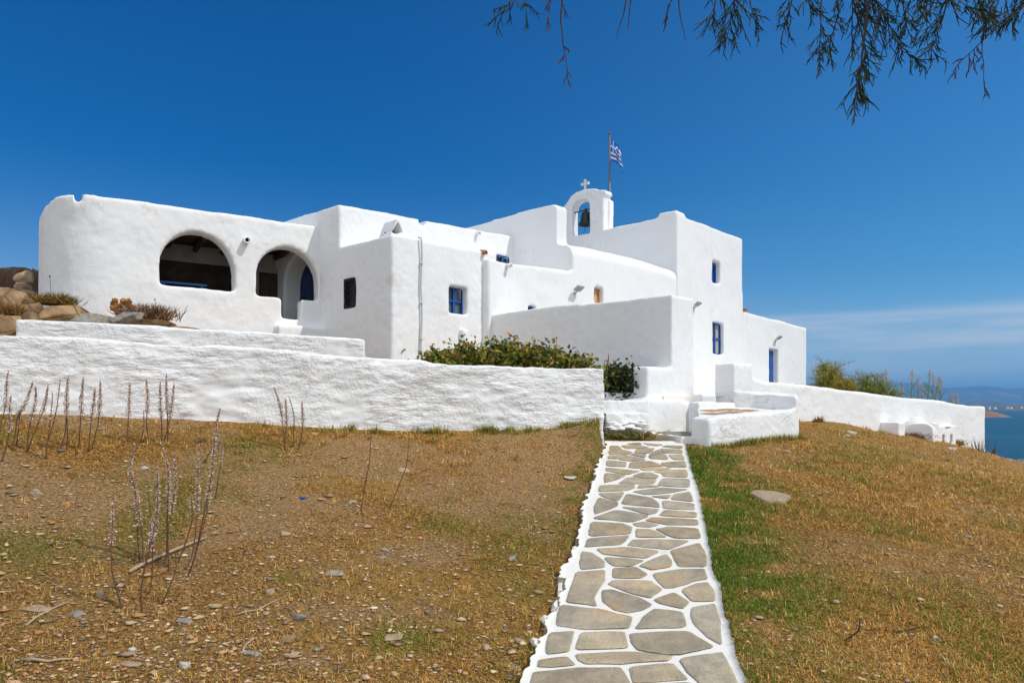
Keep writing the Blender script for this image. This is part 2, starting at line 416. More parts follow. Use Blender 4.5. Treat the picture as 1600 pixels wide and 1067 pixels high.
def axis(segs):
    out = []
    for a, b, st in segs: out += list(np.arange(a, b, st))
    return np.array(out + [segs[-1][1]])
def grid_mesh(name, xs, ys, zf, mat_, keep=None):
    X, Y = np.meshgrid(xs, ys); nx, ny = len(xs), len(ys)
    Z = zf(X, Y).reshape(X.shape)
    V = np.c_[X.ravel(), Y.ravel(), Z.ravel()]
    i = (np.arange(ny-1)[:, None]*nx + np.arange(nx-1)[None]).ravel()
    Fc = np.c_[i, i+1, i+1+nx, i+nx]
    if keep is not None:
        c = V[Fc].mean(1); Fc = Fc[keep(c[:, 0], c[:, 1])]
        used = np.unique(Fc); mp = -np.ones(len(V), int); mp[used] = np.arange(len(used)); V = V[used]; Fc = mp[Fc]
    return from_np(name, V, Fc, mat_, None, True), V

# real patches of growth: green by the path and at wall feet, gravel on the left, straw elsewhere
def green_mask(X, Y):
    X = np.asarray(X, float); Y = np.asarray(Y, float); q = np.c_[X, Y, X*0]
    l, r = path_edges(Y)
    n = fbm(q*1.1, 41, 4); n2 = fbm(q*3.5, 47, 3)
    strip_ = np.clip(1.5-1.5*(X-r)/(.8+1.1*n), 0, 1)*(X > r-.3)*np.clip((13.2-Y)/2.5, 0, 1)*np.clip((Y-5.0)/1.2, .35, 1)
    right = (X > r)*np.clip((n-.46)*4.5, 0, 1)*.42*np.clip(1.35-(X-r)/6, 0, 1)
    left = (X < l)*np.clip((n-.50)*4.5, 0, 1)*.5
    lpath = np.clip(1-(l-X)/.7, 0, 1)*(X < l+.1)*np.clip((n2-.38)*3.5, 0, 1)*.8*np.clip((Y-6)/3, 0, 1)
    dw = (X-W1.o.x)*W1.n.x + (Y-W1.o.y)*W1.n.y
    foot = np.clip(1-np.abs(dw-.1)/.35, 0, 1)*np.clip((n2-.40)*5, 0, 1)*np.clip((X+4.2)/2.5, 0, 1)*(X < 1.9)
    m = np.clip(np.maximum.reduce([strip_*np.clip(.3+3.6*(n2-.34), 0, 1.1), right, left, lpath, foot]), 0, 1)
    return m
def gravel_mask(X, Y):
    X = np.asarray(X, float); Y = np.asarray(Y, float); q = np.c_[X, Y, X*0]
    l, r = path_edges(Y)
    n = fbm(q*.55, 61, 4); n2 = fbm(q*2.4, 67, 3)
    m = np.clip((n*.7+n2*.3-.43)*5.5, 0, 1)
    left = X < l
    m = np.where(left, np.clip(m*1.15 + .35*np.clip((9.5-Y)/4, 0, 1)*np.clip((l-X-.8)/1.5, 0, 1), 0, 1), m*.62)
    return m*(1-green_mask(X, Y)*.8)
def ground_material():
    m = mat('dry_ground', (.2,.12,.05), .95, 0, .1); t = NT(m)
    a = t.n('ShaderNodeAttribute', attribute_name='tint'); sep = t.n('ShaderNodeSeparateColor'); t.l(a.outputs['Color'], sep.inputs[0])
    f1 = t.noise(7, 6, rough=.65); f2 = t.noise(34, 5, rough=.7); f3 = t.noise(140, 3); f4 = t.noise(.55, 3)
    straw = t.mix(t.smooth(f2, .42, .60), (.14,.060,.014), (.70,.385,.098))
    straw = t.mix(t.math('MULTIPLY', t.smooth(f1, .45, .7), .55), straw, (.42,.16,.036))
    straw = t.mix(t.math('MULTIPLY', t.smooth(f4, .45, .62), .5), straw, (.50,.31,.075))
    straw = t.mix(t.math('MULTIPLY', t.smooth(f3, .52, .7), .6), straw, (.085,.045,.016))
    f5 = t.noise(11, 4, rough=.7); straw = t.mix(t.math('MULTIPLY', t.smooth(f5, .52, .64), .65), straw, (.10,.056,.016))
    grav = t.mix(t.smooth(f2, .35, .65), (.21,.108,.042), (.56,.345,.15))
    grav = t.mix(t.math('MULTIPLY', t.smooth(f3, .55, .72), .7), grav, (.58,.41,.22))
    grn = t.mix(t.smooth(f2, .35, .65), (.05,.10,.012), (.17,.19,.028))
    c = t.mix(t.math('MULTIPLY', sep.outputs[1], .95), straw, grav)
    c = t.mix(t.math('MULTIPLY', sep.outputs[0], .72), c, grn)
    dirt = t.mix(t.smooth(f2, .4, .6), (.20,.115,.055), (.27,.165,.085))
    c = t.mix(sep.outputs[2], c, dirt)
    t.color(c)
    t.bump(t.math('ADD', t.math('MULTIPLY', f1, .5), t.math('ADD', t.math('MULTIPLY', f2, .5), t.math('MULTIPLY', f3, .25))), 1.0, .09)
    return m
M['ground'] = ground_material()
xs = axis([(-60, -14, 2), (-14, -9, .3), (-9, 9, .07), (9, 20, .14), (20, 40, .8)]); ys = axis([(-20, 2, 1), (2, 4, .3), (4, 15.5, .07), (15.5, 28, .14), (28, 40, .5), (40, 70, 2)])
ground, GV = grid_mesh('ground', xs, ys, ground_z, M['ground'])
tag(ground, kind='structure')
l_, r_ = path_edges(GV[:, 1])
dirtm = np.exp(-(((GV[:, 0]-2.25)/.5)**2 + ((GV[:, 1]-13.75)/.45)**2))*.9
set_color(ground, np.c_[green_mask(GV[:, 0], GV[:, 1]), gravel_mask(GV[:, 0], GV[:, 1]), np.clip(dirtm, 0, 1)])

# terrace behind the garden walls
W2 = Wall(tuple(P(25, 500, 12.3))[:2], (P(570, 530, 14.0)-P(25, 500, 12.3))[:2])
tg = []
for px, py in ((-200, 512), (0, 560), (150, 570), (300, 580), (450, 588), (570, 596), (700, 604), (945, 610)):
    p = W1.at(px, -.5); tg.append((p.x, p.y, (HY-py)/F*p.y))
for px, py in ((-150, 510), (25, 520), (150, 524), (300, 532), (450, 546), (560, 566)):
    p = W2.at(px, -.35); tg.append((p.x, p.y, (HY-py)/F*p.y))
for px, py in ((25, 536), (150, 546), (300, 554), (450, 568), (560, 574)):
    p = W2.at(px, .25); tg.append((p.x, p.y, (HY-py)/F*p.y))
for px, py in ((60, 482), (130, 500), (250, 515), (330, 519), (430, 523)): 
    p = WL.at(px, .1); tg.append((p.x, p.y, (HY-py)/F*p.y))
for px, py in ((530, 562), (570, 571), (606, 577)): 
    p = WAL.at(px, .15); tg.append((p.x, p.y, (HY-py)/F*p.y))
for px, py in ((620, 578), (655, 582), (700, 586), (750, 588)): 
    p = WA.at(px, .15); tg.append((p.x, p.y, (HY-py)/F*p.y))
tg += [(-1, 17, .85), (.5, 15, .68), (1.5, 14.6, .5), (2.0, 15.4, .3), (1, 17, .7), (-2, 15.5, 1.0), (2.6, 16.2, .5), (0, 19, 1), (-12, 21, 2.4), (-13, 18, 2.3), (-11, 15, 1.8), (-8, 25, 2.6), (-16, 22, 3.1), (-20, 17, 2.2), (-18, 28, 4), (-28, 20, 3), (-10, 13.6, 1.45), (-7, 14.4, 1.5), (-9, 15.2, 1.75)]
TT = TPS(tg, .01)
def terr_z(X, Y):
    X = np.asarray(X, float).ravel(); Y = np.asarray(Y, float).ravel(); q = np.c_[X, Y, X*0]
    return np.clip(TT(X, Y), -1, 6) + .06*(fbm(q*1.5, 31, 3)-.5)
def terr_keep(X, Y):
    behind = ((X-W1.o.x)*W1.n.x + (Y-W1.o.y)*W1.n.y) < -.12
    inside = ((X-WWL.o.x)*WWL.n.x + (Y-WWL.o.y)*WWL.n.y) > -.4
    stair = ~((X > 1.5) & (Y < 15.9)) & (X < 3.0)
    return behind & inside & stair
terr, TV = grid_mesh('terrace_ground', axis([(-40, -12, .6), (-12, 3.6, .12)]), axis([(4, 10, .4), (10, 20, .12), (20, 34, .5)]), terr_z, M['ground'], terr_keep)
tag(terr, kind='structure')
set_color(terr, np.c_[np.clip((fbm(TV*1.5, 5)-.45)*2, 0, .5), TV[:, 0]*0+.2, TV[:, 0]*0+.35])

# ------------------------------------------------------------------ the church complex
church = empty('church', (0, 20, 1.2), 'rambling whitewashed island monastery with arched porch, chapel, bell arch and square tower', 'church')
def poly(w, s0, s1, back, z0, z1a, z1b=None, bm=None, vdir=None):
    """Block on a wall: front from s0 to s1, going back along vdir."""
    z1b = z1a if z1b is None else z1b
    bd = vdir if vdir is not None else -w.n
    a = w.pt(s0).xy; b = w.pt(s1).xy
    prism(bm, [a, b, b+bd*back, a+bd*back], z0, [z1a, z1b, z1b, z1a])

# arcade wing ---------------------------------------------------
sL = WL.s; nin = -WL.n
bm = bmesh.new(); r = .95
C0 = WL.o + nin*r; pts = []
p_ = WL.pt(-.12).xy + nin*.06; e1 = Vector((-.90, .43)); e2 = Vector((-.62, .78))
pts = [p_+e1*1.18+e2*1.3, p_+e1*1.18+e2*.35, p_+e1*1.0+e2*.08, p_+e1*.8] + [(p_+e1*.62)*(1-k/8)**2 + p_*2*(k/8)*(1-k/8) + (WL.pt(.62).xy)*(k/8)**2 for k in range(9)]
sR = sL(515)
front_end = WL.pt(sR).xy
outl = pts + [front_end, front_end+nin*5.2, pts[0]+nin*3.3]
zt = [4.8, 4.86, 4.93, 4.99, 5.0, 5.0, 4.99, 4.98, 4.97, 4.96, 4.95, 4.94, 4.93] + [4.93]*(len(outl)-13); zt[-1] = 4.6
prism(bm, outl, .5, zt)
# low step in front of the doorway
wbox(bm, WL, sL(430), sL(506), 1.2, 2.16, -.2, .32)
cut = bmesh.new()
fl = 2.36
a0, a1 = sL(248), sL(367); b0, b1 = sL(401), sL(497)
warch(cut, WL, a0, a1, WL.z(305, 450), 3.45, WL.z(305, 362), -.7, .6)
warch(cut, WL, b0, b1, WL.z(420, 463)-.0, 3.42, WL.z(445, 385), -.7, .6)
wbox(cut, WL, sL(440), sL(470), fl, 3.3, -.7, .6)
wbox(cut, WL, a0-.7, b1+.75, fl, 4.55, -2.6, -.48)            # the room
wbox(cut, WL, sL(117), sL(129), 4.78, 5.4, -.7, .4)            # roof notch
wing = plaster('arcade_wing', bm, cut, M['white_stain'], church, .05, 4, SOFT + [(.01, (7, 7, 9), 9, 3)])
tag(wing, 'rounded white wing with two open porch arches')
# inside of the porch
DB = -2.1
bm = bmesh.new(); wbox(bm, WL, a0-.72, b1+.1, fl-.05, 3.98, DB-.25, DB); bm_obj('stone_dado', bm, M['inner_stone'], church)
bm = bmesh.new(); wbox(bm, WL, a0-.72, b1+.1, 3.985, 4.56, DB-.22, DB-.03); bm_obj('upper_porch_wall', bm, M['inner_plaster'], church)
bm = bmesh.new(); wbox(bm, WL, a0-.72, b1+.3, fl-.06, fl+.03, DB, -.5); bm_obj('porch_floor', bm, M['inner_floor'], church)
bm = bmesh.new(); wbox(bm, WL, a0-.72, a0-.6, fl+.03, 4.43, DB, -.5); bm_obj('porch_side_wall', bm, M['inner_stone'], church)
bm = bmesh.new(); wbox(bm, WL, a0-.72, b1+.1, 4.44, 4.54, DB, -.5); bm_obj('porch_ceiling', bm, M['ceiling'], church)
for k in range(8):
    bm = bmesh.new(); s = a0-.3+k*.72
    q = [WL.pt(s, 4.35+.02*math.sin(k*3+j), -.5-j*.39) for j in range(5)]
    tube(bm, q, [.08+.012*math.sin(k*2.1+j*2) for j in range(5)], 8); bm_obj('ceiling_beam', bm, M['beam'], church, True)
# dark shuttered opening in the back wall behind the second arch
WLB = Wall(tuple(WL.pt(0, 0, DB).xy), WL.d); e0, e1_ = WLB.s(404), WLB.s(433)
bm = bmesh.new(); wbox(bm, WLB, e0-.08, e1_+.12, fl+.03, 4.02, .002, .03); bm_obj('back_wall_patch', bm, M['inner_plaster'], church)
bm = bmesh.new(); wbox(bm, WLB, e0, e1_, fl+.1, 3.9, .03, .05); wbox(bm, WLB, e0+.07, e1_-.07, fl+.2, 3.8, .05, .07); bm_obj('back_shutter', bm, M['beam'], church)
# blue arched door in the cross wall (left face of the domestic block), deep in its arch
f0, f1_ = sorted((WUL.s(499), WUL.s(444)))
bm = bmesh.new(); warch(bm, WUL, f0+.04, f1_-.03, fl+.03, 3.5, 4.3, -.56, -.50); d = bm_obj('arched_door', bm, M['navy'], church); tag(d, 'dark blue arched door inside the porch')
bm = bmesh.new(); tube(bm, [WUL.pt(f1_-.25, 3.2, -.5), WUL.pt(f1_-.25, 3.2, -.44), WUL.pt(f1_-.32, 3.2, -.44)], .015, 6); bm_obj('handle', bm, M['iron'], d)

# upper block + low block -----------------------------------------
bm = bmesh.new(); cut = bmesh.new()
poly(WU, 0, 7.3, 5.0, .2, 5.36, 5.66, bm, v)
sA1 = WA.s(757)+.5
poly(WA, 0, sA1, 2.9, .2, 4.24, 4.30, bm, v)
s = WU.s(661); 
obox(cut, WU.pt(s-.14, 5.33, .4), Vector((WU.d.x, WU.d.y, 0))*.26, Vector((-WU.n.x, -WU.n.y, 0))*.9, Vector((0, 0, .6)))
def wrect(w, x0, y0, x1, y1):
    """s0,s1,z0,z1 of a rectangle seen on wall w between pixel columns x0..x1 and rows y0..y1 (measured at x0)."""
    return w.s(x0), w.s(x1), w.z(x0, y1), w.z(x0, y0)
w1 = wrect(WU, 776, 397, 797, 412); wbox(cut, WU, *w1, -.12, .4)
wa = wrect(WA, 702, 446, 730, 489)
wbox(cut, WA, *wa, -.26, .4)
warch(cut, WUL, f0, f1_, fl, 3.5, 4.34, -.55, .3)
wg = wrect(WAL, 537, 438, 553.5, 481); wg = (min(wg[:2]), max(wg[:2]), wg[2], wg[3])
wbox(cut, WAL, *wg, -.10, .4)
block = plaster('domestic_block', bm, cut, M['white_stain'], church, .042, 3, SOFT + [(.008, (8, 8, 10), 19, 3)])
def window(w, rect, recess, fm, cols=1, rows=2, pane='glass', label=None, bar=.055):
    s0, s1, z0, z1 = rect; s0 -= .03; s1 += .03; z0 -= .03; z1 += .03
    bm = bmesh.new(); t = .07; o1 = -recess+.07; o0 = -recess-.02
    wbox(bm, w, s0, s0+t, z0, z1, o0, o1); wbox(bm, w, s1-t, s1, z0, z1, o0, o1)
    wbox(bm, w, s0+t, s1-t, z0, z0+t, o0, o1); wbox(bm, w, s0+t, s1-t, z1-t, z1, o0, o1)
    for c in range(1, cols):
        m = s0+(s1-s0)*c/cols; wbox(bm, w, m-bar*.6, m+bar*.6, z0+t, z1-t, o0, o1-.006)
    for r_ in range(1, rows):
        m = z0+(z1-z0)*r_/rows; wbox(bm, w, s0+t, s1-t, m-bar/2, m+bar/2, o0, o1-.012)
    f = bm_obj('window', bm, M[fm], church)
    if label: tag(f, label)
    bm = bmesh.new(); wbox(bm, w, s0+t*.6, s1-t*.6, z0+t*.6, z1-t*.6, o0-.01, o0+.022); bm_obj('pane', bm, M[pane], f)
    return f
window(WA, wa, .24, 'blue', 2, 2, 'glass', 'blue casement window of two panes beside the planted bed')
# iron lattice over the dark side window
f = window(WAL, wg, .09, 'iron', 1, 1, 'dark_glass', 'small dark window with an iron lattice on the shaded side')
bm = bmesh.new(); s0, s1, z0, z1 = wg
for k in range(9):
    a = k/8*(s1-s0+z1-z0)
    for sg in (0, 1):
        p0 = [max(0, a-(z1-z0)), min(a, z1-z0)]; p1 = [min(a, s1-s0), max(0, a-(s1-s0))]
        if sg: q0, q1 = WAL.pt(s1-p0[0], z0+p0[1], -.02), WAL.pt(s1-p1[0], z0+p1[1], -.02)
        else: q0, q1 = WAL.pt(s0+p0[0], z0+p0[1], -.03), WAL.pt(s0+p1[0], z0+p1[1], -.03)
        if (q0-q1).length > .02: tube(bm, [q0, q1], .008, 5)
bm_obj('lattice', bm, M['iron'], f)
# triangular chimney hood on the low block's roof
sv = WA.s(627); q = WA.pt(sv, 4.22, -.12); d3 = Vector((u.x, u.y, 0)); n3 = Vector((-WA.n.x, -WA.n.y, 0))
bm = bmesh.new(); zc = Vector((0, 0, 1))
def tri(off, half, hgt): 
    c = q + d3*off
    return [c - d3*half, c + d3*half, c + zc*hgt + d3*0]
def tri_prism(bm, c, half, hgt, along, length):
    a = [bm.verts.new(x) for x in (c-along*half, c+along*half, c+along*half*.1+zc*hgt, c-along*half*.1+zc*hgt)]
    b = [bm.verts.new(x) for x in (c-along*half+n3*length, c+along*half+n3*length, c+along*half*.1+zc*hgt+n3*length, c-along*half*.1+zc*hgt+n3*length)]
    bm.faces.new(a); bm.faces.new(b[::-1])
    for i in range(4):
        j = (i+1) % 4; bm.faces.new((a[i], b[i], b[j], a[j]))
tri_prism(bm, q - zc*.1, .27, .56, d3, .55)
cut = bmesh.new(); tri_prism(cut, q + zc*.08 - n3*.2, .19, .28, d3, .6)
hood = plaster('chimney_hood', bm, cut, M['white'], church, .022, 2, [(.008, (4,4,4), 3, 2)])
bm = bmesh.new(); tri_prism(bm, q + zc*.07 + n3*.34, .2, .3, d3, .05); bm_obj('flue_back', bm, M['dark_hole'], hood)
# downpipe
bm = bmesh.new(); ss = WA.s(656); zz = np.linspace(4.22, .95, 9)
tube(bm, [WA.pt(ss, 4.30, -.05), WA.pt(ss, 4.27, .05)] + [WA.pt(ss+.02*math.sin(k*1.7), z, .065) for k, z in enumerate(zz)], .022, 8); pipe = bm_obj('downpipe', bm, M['pipe'], church, True)
for z in (3.6, 2.6, 1.7):
    bm = bmesh.new(); tube(bm, [WA.pt(ss, z, .065), WA.pt(ss, z+.05, .065)], .034, 10); bm_obj('pipe_clip', bm, M['pipe'], pipe, True)
# plaster stub and iron hook low on the wall
bm = bmesh.new(); s = WA.s(722); wbox(bm, WA, s-.11, s+.11, .6, 2.08, -.1, .16)
plaster('wall_stub', bm, None, M['white'], church, .04, 8, [(.01, (4,4,4), 6, 2)])
bm = bmesh.new(); s = WA.s(629); tube(bm, [WA.pt(s-.06, 1.32, .0), WA.pt(s-.02, 1.42, .05), WA.pt(s+.04, 1.45, .05), WA.pt(s+.09, 1.44, .0)], .011, 6); bm_obj('hook', bm, M['iron'], church)
# spouts
def spout(w, px, py, m, R=.06, L=.15, label=None):
    s = w.s(px); z = w.z(px, py); bm = bmesh.new(); seg = 12
    n = Vector((w.n.x, w.n.y, 0)); d = Vector((w.d.x, w.d.y, 0)); ax = [w.pt(s, z+.02, -.1), w.pt(s, z-.03, L)]
    rings = []
    for rad, p in ((R, ax[0]), (R*1.02, ax[1]), (R*.7, ax[1]), (R*.66, ax[0]+n*.15)):
        rings.append([bm.verts.new(p + (d*math.cos(2*math.pi*k/seg) + zc*math.sin(2*math.pi*k/seg))*rad) for k in range(seg)])
    for r0, r1 in zip(rings, rings[1:]):
        for k in range(seg): bm.faces.new((r0[k], r0[(k+1) % seg], r1[(k+1) % seg], r1[k]))
    bm.faces.new(rings[0][::-1]); o = bm_obj('drain_spout', bm, M[m], church, True)
    bm = bmesh.new(); c = ax[0]+n*.16
    bm.faces.new([bm.verts.new(c + (d*math.cos(2*math.pi*k/seg) + zc*math.sin(2*math.pi*k/seg))*R*.67) for k in range(seg)]); bm_obj('bore', bm, M['dark_hole'], o)
    if label: tag(o, label)
spout(WL, 384, 376, 'white', .085, .2); spout(WU, 745, 364, 'white'); spout(WA, 755, 394, 'clay', .062, .12, 'terracotta drain spout near the window'); spout(WB, 793, 415, 'white')

# chapel ------------------------------------------------------------
bm = bmesh.new(); cut = bmesh.new()
sG = WB.s(895); sT = WB.s(1059)
poly(WB, 0, sG, 4.2, 0, 4.05, 4.18, bm, v)                      # low front
# vaulted nave: rounded shoulder section along u
prof = [(0, 0), (0, 4.78), (.08, 5.0), (.26, 5.13), (.6, 5.2), (1.4, 5.22), (4.6, 5.22), (4.6, 0)]
def sect(bm, s0, s1, prof, dz=lambda s: 0, n=8):
    rows = []
    for i in range(n+1):
        s = s0+(s1-s0)*i/n; row = []
        for b, z in prof:
            q = WB.pt(s).xy + v*b; row.append(bm.verts.new((q.x, q.y, z + (dz(s) if z > .5 else 0))))
        rows.append(row)
    k = len(prof)
    for a, b in zip(rows, rows[1:]):
        for i in range(k): bm.faces.new((a[i], b[i], b[(i+1) % k], a[(i+1) % k]))
    bm.faces.new(rows[0][::-1]); bm.faces.new(rows[-1])
sect(bm, sG, sT, prof, lambda s: .09*math.sin((s-sG)/(sT-sG)*math.pi)-.06)
# gable parapet
gp = []; 
for sv_, z in ((.62, 6.30), (.75, 6.42), (1.2, 6.43), (2.0, 6.42), (3.0, 6.36), (4.3, 6.33), (5.2, 6.3)):
    q = WG.pt(sv_); gp.append((q.x, q.y, .5, z))
strip(bm, gp, .56, (u.x, u.y))
w2 = wrect(WB, 930, 448, 943, 474); wbox(cut, WB, *w2, -.22, .4)
w3 = wrect(WB, 827, 477.5, 838, 510); wbox(cut, WB, *w3, -.22, .4)
chapel = plaster('chapel', bm, cut, M['white'], church, .05, 3, SOFT)
window(WU, w1, .1, 'blue', 2, 1, 'dark_glass', 'small blue window in the gable shadow, over the lower roof')
window(WB, w3, .18, 'blue', 1, 2, 'dark_glass', 'blue window mostly hidden behind the courtyard wall')
f = window(WB, w2, .20, 'pine', 1, 1, 'pine', 'narrow window closed by a bare pine board')
# belfry -------------------------------------------------------------
sb0, sb1 = WTL.s(946), WTL.s(881); sc_ = (sb0+sb1)/2
def zb(py, px=912): return (HY-py)/F*WTL.at(px).y
bm = bmesh.new(); hw = (sb1-sb0)/2
prof = [(sb0+.08, 5.8), (sb0+.08, zb(313)), (sb0-.02, zb(312)), (sb0-.02, zb(306)), (sb0+.10, zb(304))]
for i in range(9):
    a = math.pi*(.12+.76*i/8); prof.append((sc_-hw*.72*math.cos(a), zb(306)+(zb(296.5)-zb(306))*math.sin(a)))
prof += [(sb1-.10, zb(313)), (sb1+.02, zb(315)), (sb1+.02, zb(322)), (sb1-.06, zb(323)), (sb1-.06, 5.8)]
a = [bm.verts.new(WTL.pt(s, z, .02)) for s, z in prof]; b = [bm.verts.new(WTL.pt(s, z, -.46)) for s, z in prof]
fs = [bm.faces.new(a), bm.faces.new(b[::-1])]
for i in range(len(prof)): bm.faces.new((a[i], b[i], b[(i+1) % len(prof)], a[(i+1) % len(prof)]))
bmesh.ops.triangulate(bm, faces=fs)
# crumbling side pier
wbox(bm, WTL, sb0+.0, sb0+.25, 6.3, zb(317), -.62, -.3)
cut = bmesh.new(); warch(cut, WTL, WTL.s(921.5), WTL.s(893.5), zb(366), zb(325), zb(311.5), -.9, .5)
bel = plaster('bell_arch', bm, cut, M['rough2'], church, .035, 4, [(.02, (2,2,2), 8, 3), (.012, (9,9,9), 12, 3)])
tag(bel, 'scalloped bell arch with a bronze bell and a cross on top')
bc = WTL.pt(WTL.s(911), 0, -.20)
k_ = bc.y/F
bm = bmesh.new(); zt_ = (HY-331)*k_
lathe(bm, (bc.x, bc.y, 0), [(.03, zt_-.01), (.14, zt_-.02), (.19, zt_-.10), (.205, zt_-.27), (.245, zt_-.42), (.32, zt_-.52), (.335, zt_-.56), (.29, zt_-.56), (.18, zt_-.3)], 24)
bell = bm_obj('bell', bm, M['bronze'], bel, True)
bm = bmesh.new(); tube(bm, [WTL.pt(WTL.s(920), zt_+.08, -.2), WTL.pt(WTL.s(893), zt_+.06, -.2)], .028, 8); bm_obj('bell_yoke', bm, M['rust'], bel, True)
bm = bmesh.new(); tube(bm, [(bc.x, bc.y, zt_+.12), (bc.x, bc.y, zt_-.05)], .06, 8); bm_obj('bell_crown', bm, M['bronze'], bel, True)
bm = bmesh.new(); tube(bm, [(bc.x, bc.y, zt_-.45), (bc.x, bc.y, zt_-.6), (bc.x-.02, bc.y, zt_-.68), (bc.x-.06, bc.y, zt_-.82), (bc.x-.12, bc.y, zt_-.92)], [.03, .035, .012, .01, .01], 6); bm_obj('clapper', bm, M['rust'], bel)
# cross
cs = WTL.s(909.5); d3v = Vector((v.x, v.y, 0))
bm = bmesh.new(); zc0 = zb(294.5); ct = .05
wbox(bm, WTL, cs-.033, cs+.033, zc0-.12, zb(279), -.26, -.18)
zm = zb(284.8)
wbox(bm, WTL, cs-.15, cs+.15, zm-.033, zm+.033, -.263, -.177)
for s, z in ((cs-.15, zm), (cs+.15, zm), (cs, zb(280.2))): wbox(bm, WTL, s-.04, s+.04, z-.05, z+.05, -.268, -.172)
bm_obj('cross', bm, M['marble'], bel)
# plaque under the bell opening
bm = bmesh.new(); wbox(bm, WTL, WTL.s(933.5), WTL.s(923), zb(351), zb(338), -.02, .045); bm_obj('relief_plaque', bm, M['rough2'], bel)

# tower ----------------------------------------------------------------
bm = bmesh.new(); cut = bmesh.new()
sT1 = WT.s(1160); nT = WT.n; tb = []
a = WT.pt(0).xy; b = WT.pt(sT1).xy
o_ = [a, b, b+v*6.6, a+v*6.6]
low = [a + nT*.02, WT.pt(sT1+.22).xy + nT*.05, b+v*6.6+ut*.2, a+v*6.6]
vs0 = [bm.verts.new((p[0], p[1], -.8)) for p in low]; vs1 = [bm.verts.new((p[0], p[1], z)) for p, z in zip(o_, (7.24, 7.24, 7.12, 7.09))]
bm.faces.new(vs0[::-1]); bm.faces.new(vs1)
for i in range(4): bm.faces.new((vs0[i], vs0[(i+1) % 4], vs1[(i+1) % 4], vs1[i]))
wbox(bm, WTL, 0.02, .82, 6.7, 7.375, -.7, -.02)
t1 = wrect(WT, 1113, 407, 1125.5, 440); wbox(cut, WT, *t1, -.3, .5)
t2 = wrect(WT, 1113.5, 503, 1130.5, 552); wbox(cut, WT, *t2, -.24, .5)
plaster('tower', bm, cut, M['white'], church, .055, 3, SOFT)
window(WT, t1, .26, 'blue', 1, 1, 'blue', 'upper narrow blue shutter of the tower')
window(WT, t2, .20, 'blue', 2, 2, 'curtain', 'lower blue casement of the tower')
# annex ------------------------------------------------------------------
bm = bmesh.new(); cut = bmesh.new()
sR1 = WR.s(1260); bd = Vector((-.70, .714))
aq = WR.pt(-.3).xy; bq = WR.pt(sR1).xy; 
prism(bm, [aq, bq, bq+bd*4.5, aq+bd*4.5], -1.2, [4.13, 4.12, 4.1, 4.1])
prism(bm, [WR.pt(.1).xy, bq, bq+bd*.4, WR.pt(.1).xy+bd*.4], 3.5, [4.15, 4.13, 4.1, 4.1])
d1 = wrect(WR, 1202, 545, 1216.5, 595); d1 = (d1[0], d1[1], .42, d1[3]); wbox(cut, WR, *d1, -.3, .5)
plaster('annex', bm, cut, M['white'], church, .055, 3, SOFT)
bm = bmesh.new(); wbox(bm, WR, d1[0]-.03, d1[1]+.03, d1[2], d1[3]+.03, -.30, -.24); door = bm_obj('door', bm, M['blue'], church); tag(door, 'tall blue plank door of the low end building')
bm = bmesh.new(); m_ = (d1[0]+d1[1])/2
for z0, z1 in ((.5, 1.2), (1.25, 1.85), (1.9, 2.5)):
    for q0, q1 in ((d1[0]+.08, m_-.05), (m_+.05, d1[1]-.08)): wbox(bm, WR, q0, q1, z0, z1, -.24, -.225)
bm_obj('door_panel', bm, M['blue'], door)
bm = bmesh.new(); tube(bm, [WR.pt(m_, 1.5, -.24), WR.pt(m_, 1.5, -.17), WR.pt(m_+.06, 1.5, -.17)], .014, 6); bm_obj('handle', bm, M['iron'], door)
# wall lamps
def lamp(w, px, py, label, size=.26):
    s = w.s(px); z = w.z(px, py); root = None
    n = Vector((w.n.x, w.n.y, 0)); d = Vector((w.d.x, w.d.y, 0))
    bm = bmesh.new(); c = w.pt(s, z, .2); ey = (n*.75+zc*.5).normalized(); ez = d.cross(ey).normalized()
    if ez.z < 0: ez = -ez
    obox(bm, c-d*size*.6-ey*size*.45-ez*.03, d*size*1.2, ey*size*.9, ez*.07)
    bmesh.ops.bevel(bm, geom=bm.edges[:], offset=.015, segments=2, affect='EDGES')
    o = bm_obj('wall_lamp', bm, M['lampmetal'], church); tag(o, label)
    bm = bmesh.new(); obox(bm, c-d*size*.5-ey*size*.36-ez*.036, d*size, ey*size*.72, ez*.01); bm_obj('lens', bm, M['lampglass'], o)
    bm = bmesh.new(); tube(bm, [w.pt(s, z-.12, -.05), w.pt(s, z-.12, .08), w.pt(s, z-.03, .17)], .022, 8)
    tube(bm, [w.pt(s, z-.12, -.02), w.pt(s, z-.12, .03)], .055, 10); bm_obj('bracket', bm, M['lampmetal'], o)
lamp(WB, 897, 452, 'floodlight over the courtyard wall'); lamp(WT, 1083, 476, 'floodlight on the lower tower'); lamp(WR, 1211, 528, 'floodlight above the end door')

# flagpole ----------------------------------------------------------------
fp = WTL.pt(WTL.s(952.5), 6.7, -.85)
fp = Vector(((952.5-CX)/F*29.4, 29.4, 7.0))
pole = empty('flagpole', fp, 'thin grey flagpole with a blue and white striped cross flag beside the bell arch', 'flagpole')
ztop = (HY-210)/F*29.4
bm = bmesh.new(); tube(bm, [fp, fp+zc*.01, Vector((fp.x, fp.y, ztop))], [.05, .05, .036], 10); bm_obj('pole', bm, M['pole'], pole, True)
bm = bmesh.new(); tube(bm, [Vector((fp.x, fp.y, 6.9)), Vector((fp.x, fp.y, (HY-318)/F*29.4))], .065, 10); bm_obj('pole_socket', bm, M['rust'], pole, True)
bm = bmesh.new(); lathe(bm, (fp.x, fp.y, ztop), [(.02, 0), (.07, .02), (.05, .07), (.015, .11)], 12); bm_obj('finial', bm, M['pole'], pole, True)
